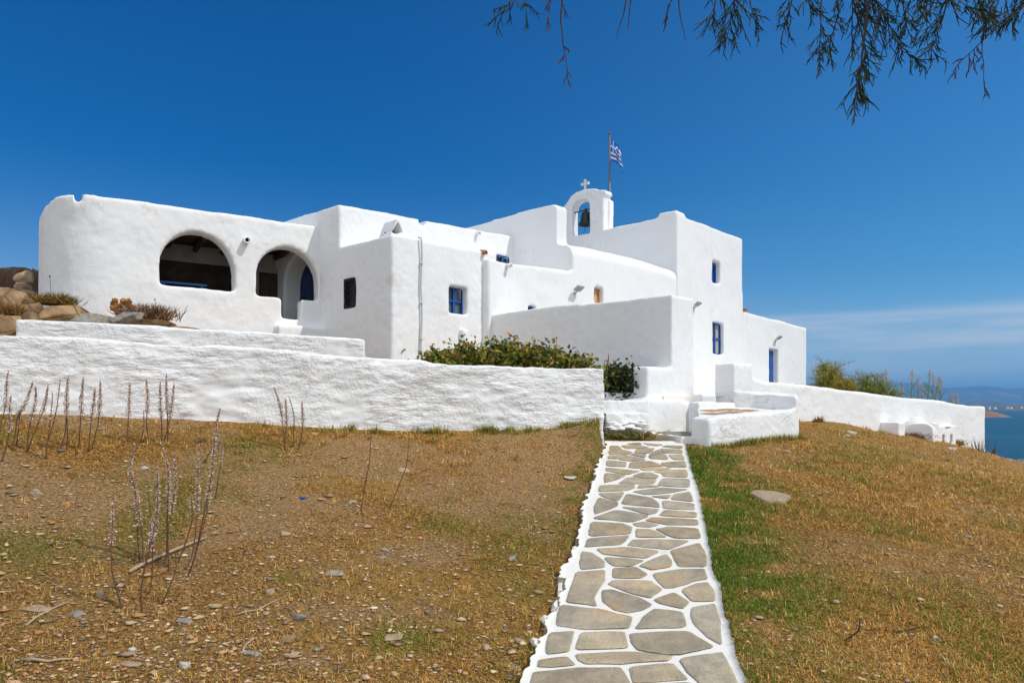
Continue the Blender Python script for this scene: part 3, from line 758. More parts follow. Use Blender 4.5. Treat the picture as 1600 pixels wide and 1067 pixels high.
# limp flag: hoist down the pole, folds hang; nine stripes with the cross canton
NU, NV = 60, 45; Lf, Hf = 1.35, .92; Vv = []
ft = (HY-219)/F*29.4
for j in range(NV+1):
    for i in range(NU+1):
        a = i/NU; b = j/NV
        x = .05 + .40*(1-(1-a)**1.6)*(1-.12*math.sin(b*5)) ; 
        fold = .10*math.sin(a*13+b*1.2)*a**.6 + .05*math.sin(a*23-b*3)*a
        x += .05*math.sin(a*13+1.2+b)*a
        zdrop = b*Hf*.92 + .56*a**1.25 - .05*math.sin(a*9+b*3)*a - .12*a*b
        Vv.append((fp.x + x, fp.y + fold - .12*a, ft - zdrop))
idx = lambda i, j: j*(NU+1)+i
Fc = [(idx(i, j), idx(i+1, j), idx(i+1, j+1), idx(i, j+1)) for j in range(NV) for i in range(NU)]
M['flag_white'] = mat('flag_white_cloth', (.66,.68,.70), .85); M['flag_blue'] = mat('flag_blue_cloth', (.002,.11,.50), .8)
fl_ = from_np('flag', Vv, Fc, [M['flag_white'], M['flag_blue']], pole, True)
mi = []
for j in range(NV):
    for i in range(NU):
        st = int(j/NV*9); blue = st % 2 == 0
        if st < 5 and i/NU < 5/13.5:
            cx_ = (i/NU)/(5/13.5); cy_ = (j/NV)/(5/9); blue = not (.4 <= cx_ < .6 or .4 <= cy_ < .6)
        mi.append(1 if blue else 0)
fl_.data.polygons.foreach_set('material_index', mi)
# clay pot on the annex roof
q = WR.pt(WR.s(1171.5), 4.13, -.25)
bm = bmesh.new(); lathe(bm, q, [(.09, 0), (.12, .1), (.14, .16), (.15, .17), (.15, .21), (.12, .21), (.11, .1)], 16)
tag(bm_obj('clay_pot', bm, M['clay'], None, True, q), 'small terracotta pot on the flat roof edge beside the tower', 'flower pot')
# blue bench inside the porch
q = WL.pt(sL(282), fl, -1.2); bench = empty('bench', q, 'blue painted bench top just behind the larger porch arch sill', 'bench')
zt_ = WL.z(280, 441)*1.052
bm = bmesh.new(); wbox(bm, WL, sL(255), sL(335), zt_-.05, zt_, -1.45, -1.0); bm_obj('seat', bm, M['blue_board'], bench)
for s in (sL(262), sL(325)):
    for o in (-1.42, -1.1):
        bm = bmesh.new(); wbox(bm, WL, s, s+.07, fl+.03, zt_-.05, o, o+.07); bm_obj('leg', bm, M['blue_board'], bench)

# ------------------------------------------------------------------ garden walls
ROUGH = [(.05, (.8, .8, .8), 33, 2), (.022, (1.8, 1.8, 6.5), 35, 3), (.020, (5, 5, 13), 37, 4)]
def wall_line(w, pts, thick, zb_, name, m, label, cat, voxel, disp, cut=None, extra=None, smooth=4):
    line = [(w.at(px).x, w.at(px).y, zb_ if not callable(zb_) else zb_(px), w.z(px, py)) for px, py in pts]
    bm = bmesh.new(); strip(bm, line, thick, (-w.n.x, -w.n.y))
    if extra: extra(bm)
    o = plaster(name, bm, cut, m, None, voxel, smooth, disp, origin=(line[len(line)//2][0], line[len(line)//2][1], -.3))
    return tag(o, label, cat)
wall_line(W1, [(-420, 498), (-120, 515), (0, 521), (100, 527), (200, 534), (300, 541), (340, 540), (420, 548), (500, 555), (570, 559), (640, 563), (700, 570), (800, 574), (945, 575)],
          .5, -.95, 'garden_wall', M['rough'], 'long low rough whitewashed wall in front, running from the left edge to the path', 'wall', .028, ROUGH)
wall_line(W2, [(24, 499), (100, 501), (200, 506), (300, 513), (400, 518), (500, 525), (570, 531)], .38, .4, 'garden_wall', M['rough'],
          'shorter whitewashed wall just behind and above the long front wall, below the porch', 'wall', .035, [(.03, (.8,.8,.8), 43, 2), (.016, (2.2,2.2,7), 45, 4)])
# courtyard wall with stepped buttress
line = []
for px, py in ((1050, 460), (1020, 463), (980, 468), (930, 473), (870, 477), (820, 484), (768, 491), (745, 493)):
    q = WWL.at(px); line.append((q.x, q.y, -.6, (HY-py)/F*q.y))
bm = bmesh.new(); strip(bm, line, .95, (u.x, u.y))
sb = WW.s(1012)
prism(bm, [WW.pt(sb).xy, WW.at(1075).xy, WW.at(1075).xy+v*.36, WW.pt(sb).xy+v*.36], -.9, .885)
WP = Wall(tuple(P(1014, 0, 14.95))[:2], u)
prism(bm, [WP.pt(0).xy, WP.at(1088).xy, WP.at(1088).xy+v*.7, WP.pt(0).xy+v*.7], -1.1, [.19, .12, .12, .19])
prism(bm, [WP.at(1052).xy, WP.at(1090).xy, WP.at(1100).xy+v*1.7, WP.at(1052).xy+v*1.7], -1.1, [.18, .12, .22, .22])
cy = plaster('courtyard_wall', bm, None, M['white'], None, .04, 8, SOFT + [(.006, (8,8,10), 51, 2)], origin=(2.9, 15.8, -.5))
tag(cy, 'smooth white courtyard wall in shade with stepped buttress at its sunlit end', 'wall')
# seaward wall with end pillar
def w3extra(bm):
    a = W3.pt(0).xy; s = W3.s(1176)
    prism(bm, [a, W3.pt(s).xy, W3.pt(s).xy+v*.49, a+v*.49], -.8, .99)
c3 = bmesh.new(); wbox(c3, W3, W3.s(1503), W3.s(1531), W3.z(1515, 641), .8, -.5, -.1)
wall_line(W3, [(1149, 583), (1178, 590), (1192, 595), (1260, 601), (1330, 610.5), (1400, 619), (1470, 626.5), (1500, 632), (1506, 632.5), (1540, 634.5)], .42, lambda px: -1.2 if px < 1300 else -2.6,
          'seaward_wall', M['rough2'], 'whitewashed wall sloping down to the sea from a squat pillar near the bench', 'wall', .045, [(.03, (.8,.8,.8), 53, 2), (.014, (3,3,6), 55, 4)], c3, w3extra)
# stone bench by the path
bf0 = P(1108, 0, 12.9); bf1 = P(1249, 0, 14.7)
WBn = Wall(tuple(bf0)[:2], (bf1-bf0)[:2]); Lb = (bf1.xy-bf0.xy).length
back = -WBn.n
bm = bmesh.new()
line = []
for a, z in ((0, -.20), (.12, -.165), (.6, -.15), (1.3, -.12), (2.0, -.085), (2.6, -.05), (Lb-.12, -.02), (Lb, .0)):
    q = WBn.pt(a); line.append((q.x, q.y, -1.15, z))
strip(bm, line, .42, (back.x, back.y))
e = WBn.pt(Lb).xy
prism(bm, [WBn.pt(Lb-.14).xy, e, e+back*1.15, WBn.pt(Lb-.14).xy+back*1.15], -1.15, [.24, .24, .32, .32])
# back of the bench: curved parapet from the pillar to the right end
pk = [(4.88, 15.55), (5.25, 15.62), (5.6, 15.62), (5.85, 15.6), (6.05, 15.45)]
pk = [tuple(P(1146, 0, 15.45))[:2], tuple(P(1175, 0, 15.35))[:2], tuple(P(1205, 0, 15.45))[:2], tuple(P(1232, 0, 15.7))[:2], tuple(P(1246, 0, 15.7))[:2]]
zz = [.36, .345, .32, .30, .30]
strip(bm, [(p[0], p[1], -1.0, z) for p, z in zip(pk, zz)], .3, (.25, .97))
bn = plaster('stone_bench', bm, None, M['rough'], None, .035, 6, [(.02, (1.2,1.2,1.2), 63, 2), (.014, (3,3,7), 65, 4)], origin=(4.7, 13.8, -.7))
tag(bn, 'curved whitewashed masonry bench with a paved seat at the end of the path', 'bench')
# seat paving (real slabs in white joints)
q0 = WBn.pt(.1, 0, -.3).xy; q1 = WBn.pt(Lb-.1, 0, -.3).xy
def seat_z(p):
    dd = (p - WBn.o).dot(back); a = (p-WBn.o).dot(WBn.d); return -.185 + .05*a + .07*max(0, dd-.3)
bm = bmesh.new(); ring = [q0, q1, Vector(pk[3])-Vector((0, -.1)), Vector(pk[0])-Vector((-.02, -.1)), Vector(tuple(P(1090, 0, 15.0))[:2])]
lo = [bm.verts.new((p.x, p.y, -1)) for p in ring]; hi = [bm.verts.new((p.x, p.y, seat_z(p))) for p in ring]
bm.faces.new(lo[::-1]); bm.faces.new(hi)
for i in range(5): bm.faces.new((lo[i], lo[(i+1) % 5], hi[(i+1) % 5], hi[i]))
seat = bm_obj('seat', bm, M['path_white'], bn)
bm = bmesh.new()
for k in range(5):
    for j in range(3):
        a0_ = .25+k*.52+.07*math.sin(k*5+j*2); a1_ = a0_+.46; d0 = .42+j*.42+.05*math.sin(k*3+j); d1_ = d0+.36
        if a1_ > Lb-.25: continue
        cc_ = WBn.o + WBn.d*(a0_+a1_)*.5 + back*(d0+d1_)*.5
        if cc_.x/cc_.y*F+CX < 1112 or d1_ > 1.5: continue
        c = [WBn.o + WBn.d*a + back*d for a, d in ((a0_+.04*random.random(), d0), (a1_, d0+.06*random.random()), (a1_-.05*random.random(), d1_), (a0_, d1_-.06*random.random()))]
        obv = [bm.verts.new((p.x, p.y, seat_z(p)+.006)) for p in c]; bm.faces.new(obv)
bm_obj('seat_slab', bm, M['flag_rust'], bn)

# steps ----------------------------------------------------------
st = empty('steps', (2.1, 14.4, -.5), 'three crumbling whitewashed steps up into the garden, left of the path end', 'steps')
SR = [(.02, (2,2,2), 71, 3), (.015, (7,7,10), 73, 4)]
def stepbox(name, px0, px1, Y0, Y1, zt, depth, parent, m, vox=.03, zb_=-1.2):
    a = P(px0, 0, Y0).xy; b = P(px1, 0, Y1).xy; d = (b-a).normalized(); n = Vector((-d.y, d.x))
    bm = bmesh.new(); prism(bm, [a, b, b+n*depth, a+n*depth], zb_, zt); return plaster(name, bm, None, m, parent, vox, 4, SR)
stepbox('step', 946, 1016, 14.05, 14.25, -.10, 1.0, st, M['rough2'], .022)
stepbox('step', 940, 1016, 14.75, 14.95, .155, .9, st, M['rough2'])
stepbox('step', 938, 1000, 15.45, 15.55, .33, .7, st, M['rough2'])
# rubble footing under the lowest step
bm = bmesh.new()
for k in range(46):
    t_ = random.random(); hh = random.random()
    c = P(950+62*t_, 0, 13.98+.18*t_-.12*(1-hh)).xy; c = Vector((c.x, c.y, -.62+.36*hh))
    m4 = Matrix.Translation(c) @ Matrix.Rotation(random.uniform(-.3, .3), 4, 'Z') @ Matrix.Diagonal((random.uniform(.06, .15), random.uniform(.05, .08), random.uniform(.014, .03), 1))
    bmesh.ops.create_icosphere(bm, subdivisions=2, radius=1, matrix=m4)
plaster('rubble_footing', bm, None, M['rough2'], st, .012, 1, [(.01, (12,12,12), 75, 3)])
cs_ = empty('steps', (3.9, 15.4, 0), 'white block steps rising between the buttress and the bench into the courtyard', 'steps')
stepbox('step', 1091, 1150, 15.0, 15.35, .115, .35, cs_, M['white'], .03)
stepbox('step', 1096, 1120, 15.85, 16.0, .30, .4, cs_, M['rough2'], .03)
# paved landing slab at the top of the path
lp = [Vector((2.80, 15.05)), Vector((3.10, 13.15)), Vector((3.42, 13.2)), Vector((4.0, 14.6)), Vector((4.3, 15.6)), Vector((3.6, 15.9))]
bm = bmesh.new(); prism(bm, lp, -.95, -.525); 
land = plaster('landing', bm, None, M['path_white'], None, .022, 3, [(.012, (4,4,6), 77, 3)], origin=(3.3, 14.2, -.6)); tag(land, kind='structure')
bm = bmesh.new()
for pl in ([(2.98, 14.75), (3.05, 14.35), (3.75, 14.5), (3.85, 14.85), (3.4, 14.95)], [(3.06, 14.28), (3.12, 13.85), (3.6, 14.05), (3.72, 14.42)], [(3.13, 13.78), (3.19, 13.35), (3.42, 13.4), (3.56, 13.95)], [(3.05, 15.4), (3.0, 14.95), (3.9, 15.0), (4.05, 15.5), (3.6, 15.6)]):
    bm.faces.new([bm.verts.new((x, y, -.512)) for x, y in pl])
bm_obj('landing_flags', bm, M['flag_grey'], land)

cf = [WW.at(1040).xy+v*.3, WP.at(1046).xy+v*.13, WP.at(1091).xy+v*.13, WP.at(1094).xy+v*.45, W3P.pt(.2).xy, W3.pt(.5).xy-W3.n*.35, W3.at(1300).xy-W3.n*.35, WR.at(1250, .1).xy, WT.at(1160, .1).xy, WT.at(1062, .1).xy, WTL.pt(3).xy, WWL.pt(5).xy]
bm = bmesh.new(); prism(bm, cf, -.6, .255); tag(bm_obj('courtyard_pavement', bm, M['path_white']), kind='structure')

# ------------------------------------------------------------------ flagstone path
Z1 = lambda l: [(800+x/4, 860+y/4) for x, y in l]
Z2 = lambda l: [(860+x/5.714, 760+y/5.714) for x, y in l]
Z3 = lambda l: [(910+x/8, 670+y/8) for x, y in l]
stones = [Z1(l) for l in (
 [(150,765),(400,745),(670,738),(690,770),(720,828),(745,910),(100,910),(135,828)], [(745,735),(1000,715),(1030,755),(1080,805),(1000,812),(780,828)],
 [(790,850),(1100,835),(1200,880),(1240,960),(820,960)], [(1060,685),(1310,645),(1335,685),(1365,755),(1395,828),(1415,890),(1240,890),(1180,828),(1120,770)],
 [(405,652),(760,640),(1000,665),(960,690),(760,700),(480,712),(430,690)], [(185,690),(330,672),(385,718),(172,728)], [(240,522),(385,512),(360,570),(355,625),(218,648)],
 [(440,520),(695,515),(700,560),(715,608),(410,620)], [(750,525),(1100,512),(1160,550),(1250,605),(1060,645),(960,648),(800,622),(760,575)],
 [(310,345),(560,378),(740,418),(720,485),(440,490),(285,470)], [(900,370),(1060,390),(1080,478),(780,488),(830,420)], [(1130,365),(1270,338),(1290,450),(1310,588),(1220,540),(1160,480),(1130,410)],
 [(405,140),(580,128),(575,200),(530,245),(510,310),(530,345),(345,318),(375,240)], [(570,255),(625,250),(800,305),(865,340),(800,375),(720,388),(640,370),(585,325)],
 [(640,190),(860,195),(930,245),(860,292),(760,270),(610,215)], [(1010,270),(1100,325),(1060,360),(930,330),(900,310)], [(1220,205),(1250,250),(1265,312),(1130,315),(1070,250),(1150,215)],
 [(890,150),(1060,122),(1200,120),(1210,180),(1130,190),(1020,232),(960,235),(920,195)], [(640,115),(770,108),(835,150),(800,172),(640,172)],
 [(440,12),(500,20),(560,65),(578,105),(430,118)], [(585,45),(760,58),(820,65),(740,95),(640,98)], [(960,28),(990,65),(990,100),(880,120),(800,95)])]
stones += [Z2(l) for l in (
 [(1085,580),(1330,510),(1375,600),(1385,715),(1145,715),(1110,625)], [(420,560),(700,548),(970,580),(840,640),(640,620),(480,605)], [(345,470),(700,440),(660,490),(610,520),(320,540)],
 [(745,480),(1120,482),(1230,490),(1060,560),(850,545),(700,530)], [(375,320),(640,335),(720,370),(710,420),(350,445)], [(775,385),(900,390),(1035,450),(780,450)],
 [(1075,365),(1310,380),(1330,465),(1110,458),(950,385)], [(920,280),(1300,298),(1310,345),(1050,345),(860,305)], [(750,335),(850,320),(960,345),(880,365),(780,358)],
 [(1030,215),(1290,235),(1300,275),(980,260)], [(590,215),(880,260),(730,318),(380,285)], [(635,185),(960,205),(940,235),(880,250)], [(690,70),(900,105),(960,160),(970,185),(640,160)],
 [(430,105),(600,140),(590,175),(400,250),(395,200)], [(440,65),(655,55),(610,120),(580,125),(470,90)], [(1010,130),(1270,155),(1280,212),(1020,195)], [(1110,75),(1240,50),(1270,135),(1085,115)],
 [(900,90),(1070,80),(1040,110)], [(740,48),(900,25),(1010,15),(1230,30),(1060,58),(860,74)])]
stones += [Z3(l) for l in (
 [(230,710),(640,700),(640,740),(560,770),(215,785)], [(720,705),(990,720),(700,745)], [(1020,620),(1330,630),(1330,735),(950,705)], [(460,685),(560,620),(640,605),(760,630),(915,635),(880,690)],
 [(285,555),(540,585),(400,640),(280,675)], [(640,590),(760,550),(850,550),(940,590),(920,620),(780,620)], [(1030,520),(1295,515),(1310,605),(1015,595),(1000,560),(900,540)],
 [(300,490),(720,530),(560,575),(310,530)], [(720,505),(820,480),(1110,495),(1000,515),(800,525)], [(315,395),(545,420),(530,475),(310,465)], [(610,425),(840,405),(1020,470),(810,470),(690,495),(590,485)],
 [(1140,415),(1275,405),(1290,485),(1060,475),(990,430)], [(580,340),(780,380),(760,400),(610,405),(460,385)], [(880,290),(960,260),(1070,370),(1050,385),(850,375),(840,340)],
 [(1080,330),(1245,325),(1270,385),(1150,385)], [(980,250),(1235,265),(1245,310),(1040,308)], [(660,310),(790,315),(780,360),(610,325)], [(690,255),(910,245),(830,305),(660,300)],
 [(345,275),(520,265),(620,295),(570,325),(345,325)], [(340,340),(560,335),(440,375),(330,370)], [(355,215),(440,215),(495,255),(350,265)], [(490,212),(690,205),(840,235),(560,250)],
 [(560,190),(700,175),(740,198)], [(760,180),(1000,200),(920,218),(830,208)], [(1000,225),(1060,210),(1240,215),(1240,250)])]
edgeL = [(800,1110), (810,1067), (832,1015), (850,985), (865,940), (887,882), (898,851), (910,809), (921,768), (932,730), (946,696)]
edgeR = [(1180,1110), (1165,1067), (1149,1020), (1130,942), (1112,875), (1102,820), (1093,770), (1085,748), (1072,697)]
L3 = [Vector(on_path(*p)) for p in edgeL]; R3 = [Vector(on_path(*p)) for p in edgeR]
def interp(line, Y):
    ys_ = [p.y for p in line]; return float(np.interp(Y, ys_, [p.x for p in line]))
ys_ = np.arange(1.0, 13.42, .035); V = []; n_ = 22
lo0, ro0 = path_edges(ys_)
for j, Y in enumerate(ys_):
    l = interp(L3, Y) if Y > L3[0].y else L3[0].x - .197*(L3[0].y-Y); r = interp(R3, Y) if Y > R3[0].y else R3[0].x - .197*(R3[0].y-Y)
    l += .045*max(-1, min(1, mnoise.cell((0, Y*2.7, 3)))) + .05*mnoise.noise((0, Y*6, 5)) + .03*mnoise.noise((0, Y*17, 5)); r += .035*mnoise.noise((7, Y*2.1, 3)) + .022*mnoise.noise((7, Y*9, 5))
    z = path_z(Y)
    for i in range(n_+1):
        t_ = i/n_; x = l+(r-l)*t_; h = .006*mnoise.noise((x*3, Y*3, 0))
        V.append((x, Y, z+h))
V = np.array(V); top = len(ys_)
# skirts down both sides
i = (np.arange(top-1)[:, None]*(n_+1) + np.arange(n_)[None]).ravel(); Fc = np.c_[i, i+1, i+2+n_, i+1+n_]
sk = []
for col_ in (0, n_):
    b = len(V); dn = V[np.arange(top)*(n_+1)+col_].copy(); dn[:, 2] -= .3; dn[:, 0] += (-.03 if col_ == 0 else .03); V = np.r_[V, dn]
    a_ = np.arange(top-1)
    q_ = np.c_[a_*(n_+1)+col_, (a_+1)*(n_+1)+col_, b+a_+1, b+a_]; Fc = np.r_[Fc, q_ if col_ == n_ else q_[:, ::-1]]
path = from_np('path', V, Fc, M['path_white'], None, True, (1.5, 9, -1.2)); tag(path, kind='structure')
bm = bmesh.new(); tints = []
def chaikin(p, it=1):
    for _ in range(it):
        q = []
        for i in range(len(p)):
            a, b = p[i], p[(i+1) % len(p)]; q += [a.lerp(b, .09), a.lerp(b, .91)]
        p = q
    return p
for k, s_ in enumerate(stones):
    p = chaikin([Vector(on_path(*q)) for q in s_])
    c = sum(p, Vector((0, 0)))/len(p)
    # wobble the edge, raise the stone a hand's breadth thinner than the joint: slightly domed slab
    ring0 = []; ring1 = []; 
    pp = []
    for i in range(len(p)):
        a, b = p[i], p[(i+1) % len(p)]; m = max(1, int((b-a).length/.05))
        pp += [a.lerp(b, j/m) for j in range(m)]
    for q in pp:
        w_ = .010*mnoise.noise((q.x*9, q.y*9, 4)) + .006*mnoise.noise((q.x*30, q.y*30, 9)); q = q + (q-c).normalized()*(w_+.018)
        ring0.append(bm.verts.new((q.x, q.y, path_z(q.y)+.009))); q2 = q.lerp(c, min(.5, .02/max((q-c).length, .01)))
        ring1.append(bm.verts.new((q2.x, q2.y, path_z(q2.y)+.013+.002*mnoise.noise((q.x*5, q.y*5, 1)))))
    n0 = len(ring0)
    for i in range(n0): bm.faces.new((ring0[i], ring0[(i+1) % n0], ring1[(i+1) % n0], ring1[i]))
    cv = bm.verts.new((c.x, c.y, path_z(c.y)+.014))
    for i in range(n0): bm.faces.new((ring1[i], ring1[(i+1) % n0], cv))
    g_ = random.uniform(.82, 1.12); wm = random.uniform(-.03, .05)
    col = (g_*(1+wm), g_, g_*(1-wm*1.6)); 
    tints += [col]*(2*n0+1)
def flag_mat():
    m = stone('path_slate_tinted', (.44,.365,.255), (.32,.27,.195), 5, 1.0, (.50,.385,.24)); t = NT(m)
    a = t.n('ShaderNodeAttribute', attribute_name='tint'); old = t.b.inputs['Base Color'].links[0].from_socket
    c = t.mix(1.0, old, a.outputs['Color'], 'MULTIPLY')
    c = t.mix(t.math('MULTIPLY', t.smooth(t.noise(1.7, 3), .62, .68), .8), c, (.44,.29,.16))
    c = t.mix(t.math('MULTIPLY', t.smooth(t.noise(45, 4, rough=.75), .5, .68), .38), c, (.16,.13,.095))
    t.color(c); return m
fo = bm_obj('flagstones', bm, flag_mat(), path, False); set_color(fo, tints)

# ------------------------------------------------------------------ stones
def rock_bm(bm, c, sx, sy, sz, seed, rot=None, sub=3, rough=.16, facet=True):
    tmp = bmesh.new(); bmesh.ops.create_icosphere(tmp, subdivisions=sub, radius=1)
    R_ = random.Random(seed); off = Vector((R_.uniform(0, 90), R_.uniform(0, 90), R_.uniform(0, 90)))
    planes = [(Vector((R_.gauss(0, 1), R_.gauss(0, 1), R_.gauss(0, 1))).normalized(), R_.uniform(.5, .9)) for _ in range(14)]
    rz = Matrix.Rotation(R_.uniform(0, 6.28) if rot is None else rot, 3, 'Z')
    mp = {}
    for vv in tmp.verts:
        p = vv.co.copy()
        if facet:
            p = p/max(abs(p.x), abs(p.y), abs(p.z))**.75
            for n, d in planes:
                e = p.dot(n)-d
                if e > 0: p -= n*e*.98
        p *= 1 + rough*.5*(mnoise.noise(p*1.6+off)) + rough*.25*mnoise.noise(p*5+off)
        p = rz @ Vector((p.x*sx, p.y*sy, p.z*sz)); mp[vv] = bm.verts.new(p+Vector(c))
    for f in tmp.faces: bm.faces.new([mp[x] for x in f.verts])
    tmp.free()
SM = {'grey': 'grey_rock', 'tan': 'tan_rock', 'pale': 'pale_rock', 'slate': 'slate_rock', 'orange': 'rust_rock', 'brown': 'ochre_rock'}
STN = [(58,770,26,.6,'tan','big tan stone alone near the left edge, below the row of stalks'), (121,958,24,.6,'grey','grey stone with a white face below the tallest stalk clump at left'), (156,931,18,.9,'tan','upright tan flake left of the foreground stalk clump'),
 (62,946,50,.15,'tan','long flat tan slab at the lower left edge'), (468,963,24,.6,'grey','roughest grey stone in the lower left gravel'), (449,998,24,.5,'brown','brown split stone just below the rough grey stone'),
 (288,1038,20,.7,'pale','palest round stone near the bottom edge at left'), (201,1034,36,.12,'tan','flat tan flake near the bottom edge, left of the pale round stone'), (290,969,22,.35,'grey','flat grey stone under the foreground stalk clump'),
 (446,833,18,.5,'tan','tan stone halfway between the stalk clump and the two bare stalks'), (424,925,15,.7,'tan','rounded tan stone above the roughest grey stone'), (311,687,17,.6,'brown','brown stone close to the wall foot, right of the far stalks'),
 (226,732,15,.45,'pale','pale stone behind the foreground stalk clump'), (209,1015,12,.7,'pale','small pale pebble left of the bottom round stone'), (287,985,10,.8,'slate','small blue grey pebble under the stalk clump'),
 (394,1019,22,.35,'grey','flat grey stone with a dry stem, bottom of the left gravel'), (256,890,18,.4,'orange','orange stone at the foot of the foreground stalks'), (632,734,20,.5,'brown','brown brick-like stone behind the right bare stalk'),
 (550,784,16,.4,'slate','dark slate piece at the foot of the left bare stalk'), (603,859,15,.5,'slate','pale blue slate stone in the middle of the gravel'), (596,871,14,.6,'tan','tan stone touching the pale blue slate stone'),
 (526,893,30,.25,'slate','long blue slate slab in the middle of the gravel'), (799,872,14,.7,'grey','single grey stone on the grass left of the path'), (686,984,19,.45,'tan','tan stone in the lower middle gravel'),
 (616,990,36,.15,'tan','wide flat stone flush with the lower middle gravel'), (673,957,17,.5,'brown','brown stone above the lower middle tan stone'), (889,744,22,.2,'pale','flat pale stone on the grass beside the upper path'),
 (811,999,17,.5,'tan','tan rubble stone fallen against the lower path edge'), (804,1042,17,.6,'slate','dark slate rubble stone against the lowest path edge'), (759,1011,15,.5,'tan','tan stone a step left of the lower path edge'),
 (424,870,13,.5,'pale','small pale stone left of the long blue slab'), (1461,995,14,.6,'pale','pale grey stone low on the right slope'), (1331,675,19,.4,'pale','pale flat stone below the seaward wall'), (1324,680,9,.7,'pale','small white pebble beside the flat stone below the seaward wall'),
 (1485,700,17,.35,'pale','pale slab at the foot of the masonry oven'), (1228,703,14,.3,'pale','pale splinter of stone below the bench'), (1512,838,9,.6,'grey','small grey stone high on the right slope')]
for k, (px, py, w_, fl2, tone, lab) in enumerate(STN):
    p = hit_ground(px, py+w_*.15); sz = w_*p.y/F*.60
    bm = bmesh.new(); hh = max(sz*fl2, .012); rock_bm(bm, p+Vector((0, 0, hh*.12)), sz, sz*random.uniform(.6, .9), hh, 100+k, rot=random.uniform(-.5, .5), sub=3)
    tag(bm_obj('stone', bm, M[SM[tone]], None, False, p), lab, 'stone', 'loose stones on the dry ground')
# flat paving slab in the grass on the right
sp = [hit_ground(px, py) for px, py in ((1171, 775), (1180, 770), (1212, 772), (1237, 779), (1226, 790), (1196, 788))]
bm = bmesh.new(); 
lo = [bm.verts.new(p-zc*.1) for p in sp]; hi = [bm.verts.new(p+zc*.045) for p in sp]
bm.faces.new(lo[::-1]); bm.faces.new(hi)
for i in range(6): bm.faces.new((lo[i], lo[(i+1) % 6], hi[(i+1) % 6], hi[i]))
bmesh.ops.bevel(bm, geom=bm.edges[:], offset=.012, segments=2, affect='EDGES')
tag(bm_obj('stone_slab', bm, M['tan_rock'], None, False, sp[0]), 'flat buff paving slab lying in the green grass right of the path', 'slab')
# blue bottle cap
p = hit_ground(473, 779); bm = bmesh.new(); lathe(bm, p, [(.035, 0), (.036, .012), (.03, .022)], 14)
tag(bm_obj('bottle_cap', bm, M['blue'], None, True, p), 'tiny bright blue plastic cap on the dry ground', 'bottle cap')
# rubble kerb along the path's left edge: whitewashed lumps
bm = bmesh.new()
for k in range(26):
    Y = 4.6 + 8.6*(k/26)**.9; x = interp(L3, Y); s_ = random.uniform(.05, .10)
    if mnoise.noise((Y*1.3, 2, 1)) < -.12: continue
    rock_bm(bm, (x+random.uniform(-.01, .05), Y, path_z(Y)-.06), s_*random.uniform(.5, .75), s_*random.uniform(1.4, 2.6), .048, 900+k, sub=3, rot=random.uniform(-.25, .25))
kerb = bm_obj('edge_rubble', bm, M['path_white'], path, False)

# boulders on the left under the porch
BLD = [(8, 462, 30, .55, 15.3, 'ochre block of rock at the left edge, below the cliff'), (45, 487, 36, .5, 14.6, 'tallest ochre boulder with a squared right side, above the short wall'), (12, 492, 34, .6, 13.8, 'ochre boulder at the left edge just above the front wall'),
       (98, 490, 40, .42, 14.8, 'reddish ledge of rock right of the squared boulder'), (152, 494, 36, .42, 14.8, 'pale grey ledge of rock in the middle of the rock row'), (198, 497, 30, .4, 14.8, 'split grey rock left of the brown dry bush'), (240, 503, 36, .22, 14.6, 'low flat brown rock near the right end of the rock row'), (284, 506, 26, .16, 14.5, 'last thin rock at the right end of the rock row'),
       (8, 508, 26, .5, 12.6, 'yellowish rock at the left end of the short white wall')]
for k, (px, py, w_, fl2, Y, lab) in enumerate(BLD):
    c = P(px, py, Y); s_ = w_*Y/F*1.02; bm = bmesh.new(); rock_bm(bm, c-zc*.12, s_, s_*.8, s_*fl2*1.45, 300+k, rot=random.uniform(-.3, .3), sub=4, rough=.16)
    tag(bm_obj('boulder', bm, M['grey_rock' if k in (4, 5) else 'ochre_rock'], None, False, c-zc*.3), lab, 'boulder', 'rocks below the porch')
# brown cliff beyond the wing
def cliff_z(X, Y):
    X = X.ravel(); Y = Y.ravel(); q = np.c_[X, Y, X*0]
    r_ = fbm(q*.6, 81, 4); t_ = np.clip((Y-22.6+.62*(X+14.0)-1.2*(r_-.5))/.5, 0, 1)
    z = 2.2 + t_*(2.55+1.1*(fbm(q*.35, 85, 3)-.5)) + .5*(fbm(q*2.2, 83, 4)-.5) + np.clip((-X-15.5)/6, 0, 1)*.5*t_
    return z
cl, _ = grid_mesh('hillside', axis([(-40, -22, .5), (-22, -12.5, .09)]), axis([(20, 22, .3), (22, 26, .07), (26, 44, 1)]), cliff_z, M['dark_rock']); tag(cl, kind='structure')
# dry-stone post standing before the cliff
bm = bmesh.new(); q = P(40, 450, 20.5)
for k in range(4): rock_bm(bm, q+Vector((.05*math.sin(k*2), 0, -.4+k*.24)), .3-.02*k, .26, .2, 450+k, sub=3)
tag(bm_obj('stone_post', bm, M['tan_rock'], None, False, q-zc*.5), 'small dry stone pile in shade behind the rounded wing', 'stone pile')
# sea cliff rocks on the right
for k, (px, py, s_, Y, lab) in enumerate([(1583, 722, .55, 26.3, 'pale jagged rock on the cliff edge, larger of the two by the sea'), (1597, 733, .35, 26.0, 'smaller jagged rock at the right edge above the sea')]):
    c = P(px, py, Y); bm = bmesh.new(); rock_bm(bm, c-zc*.15, s_, s_*.7, s_*.55, 480+k, sub=4, rough=.5)
    tag(bm_obj('sea_rock', bm, M['pale_rock'], None, False, c-zc*.3), lab, 'rock', 'rocks on the cliff edge')

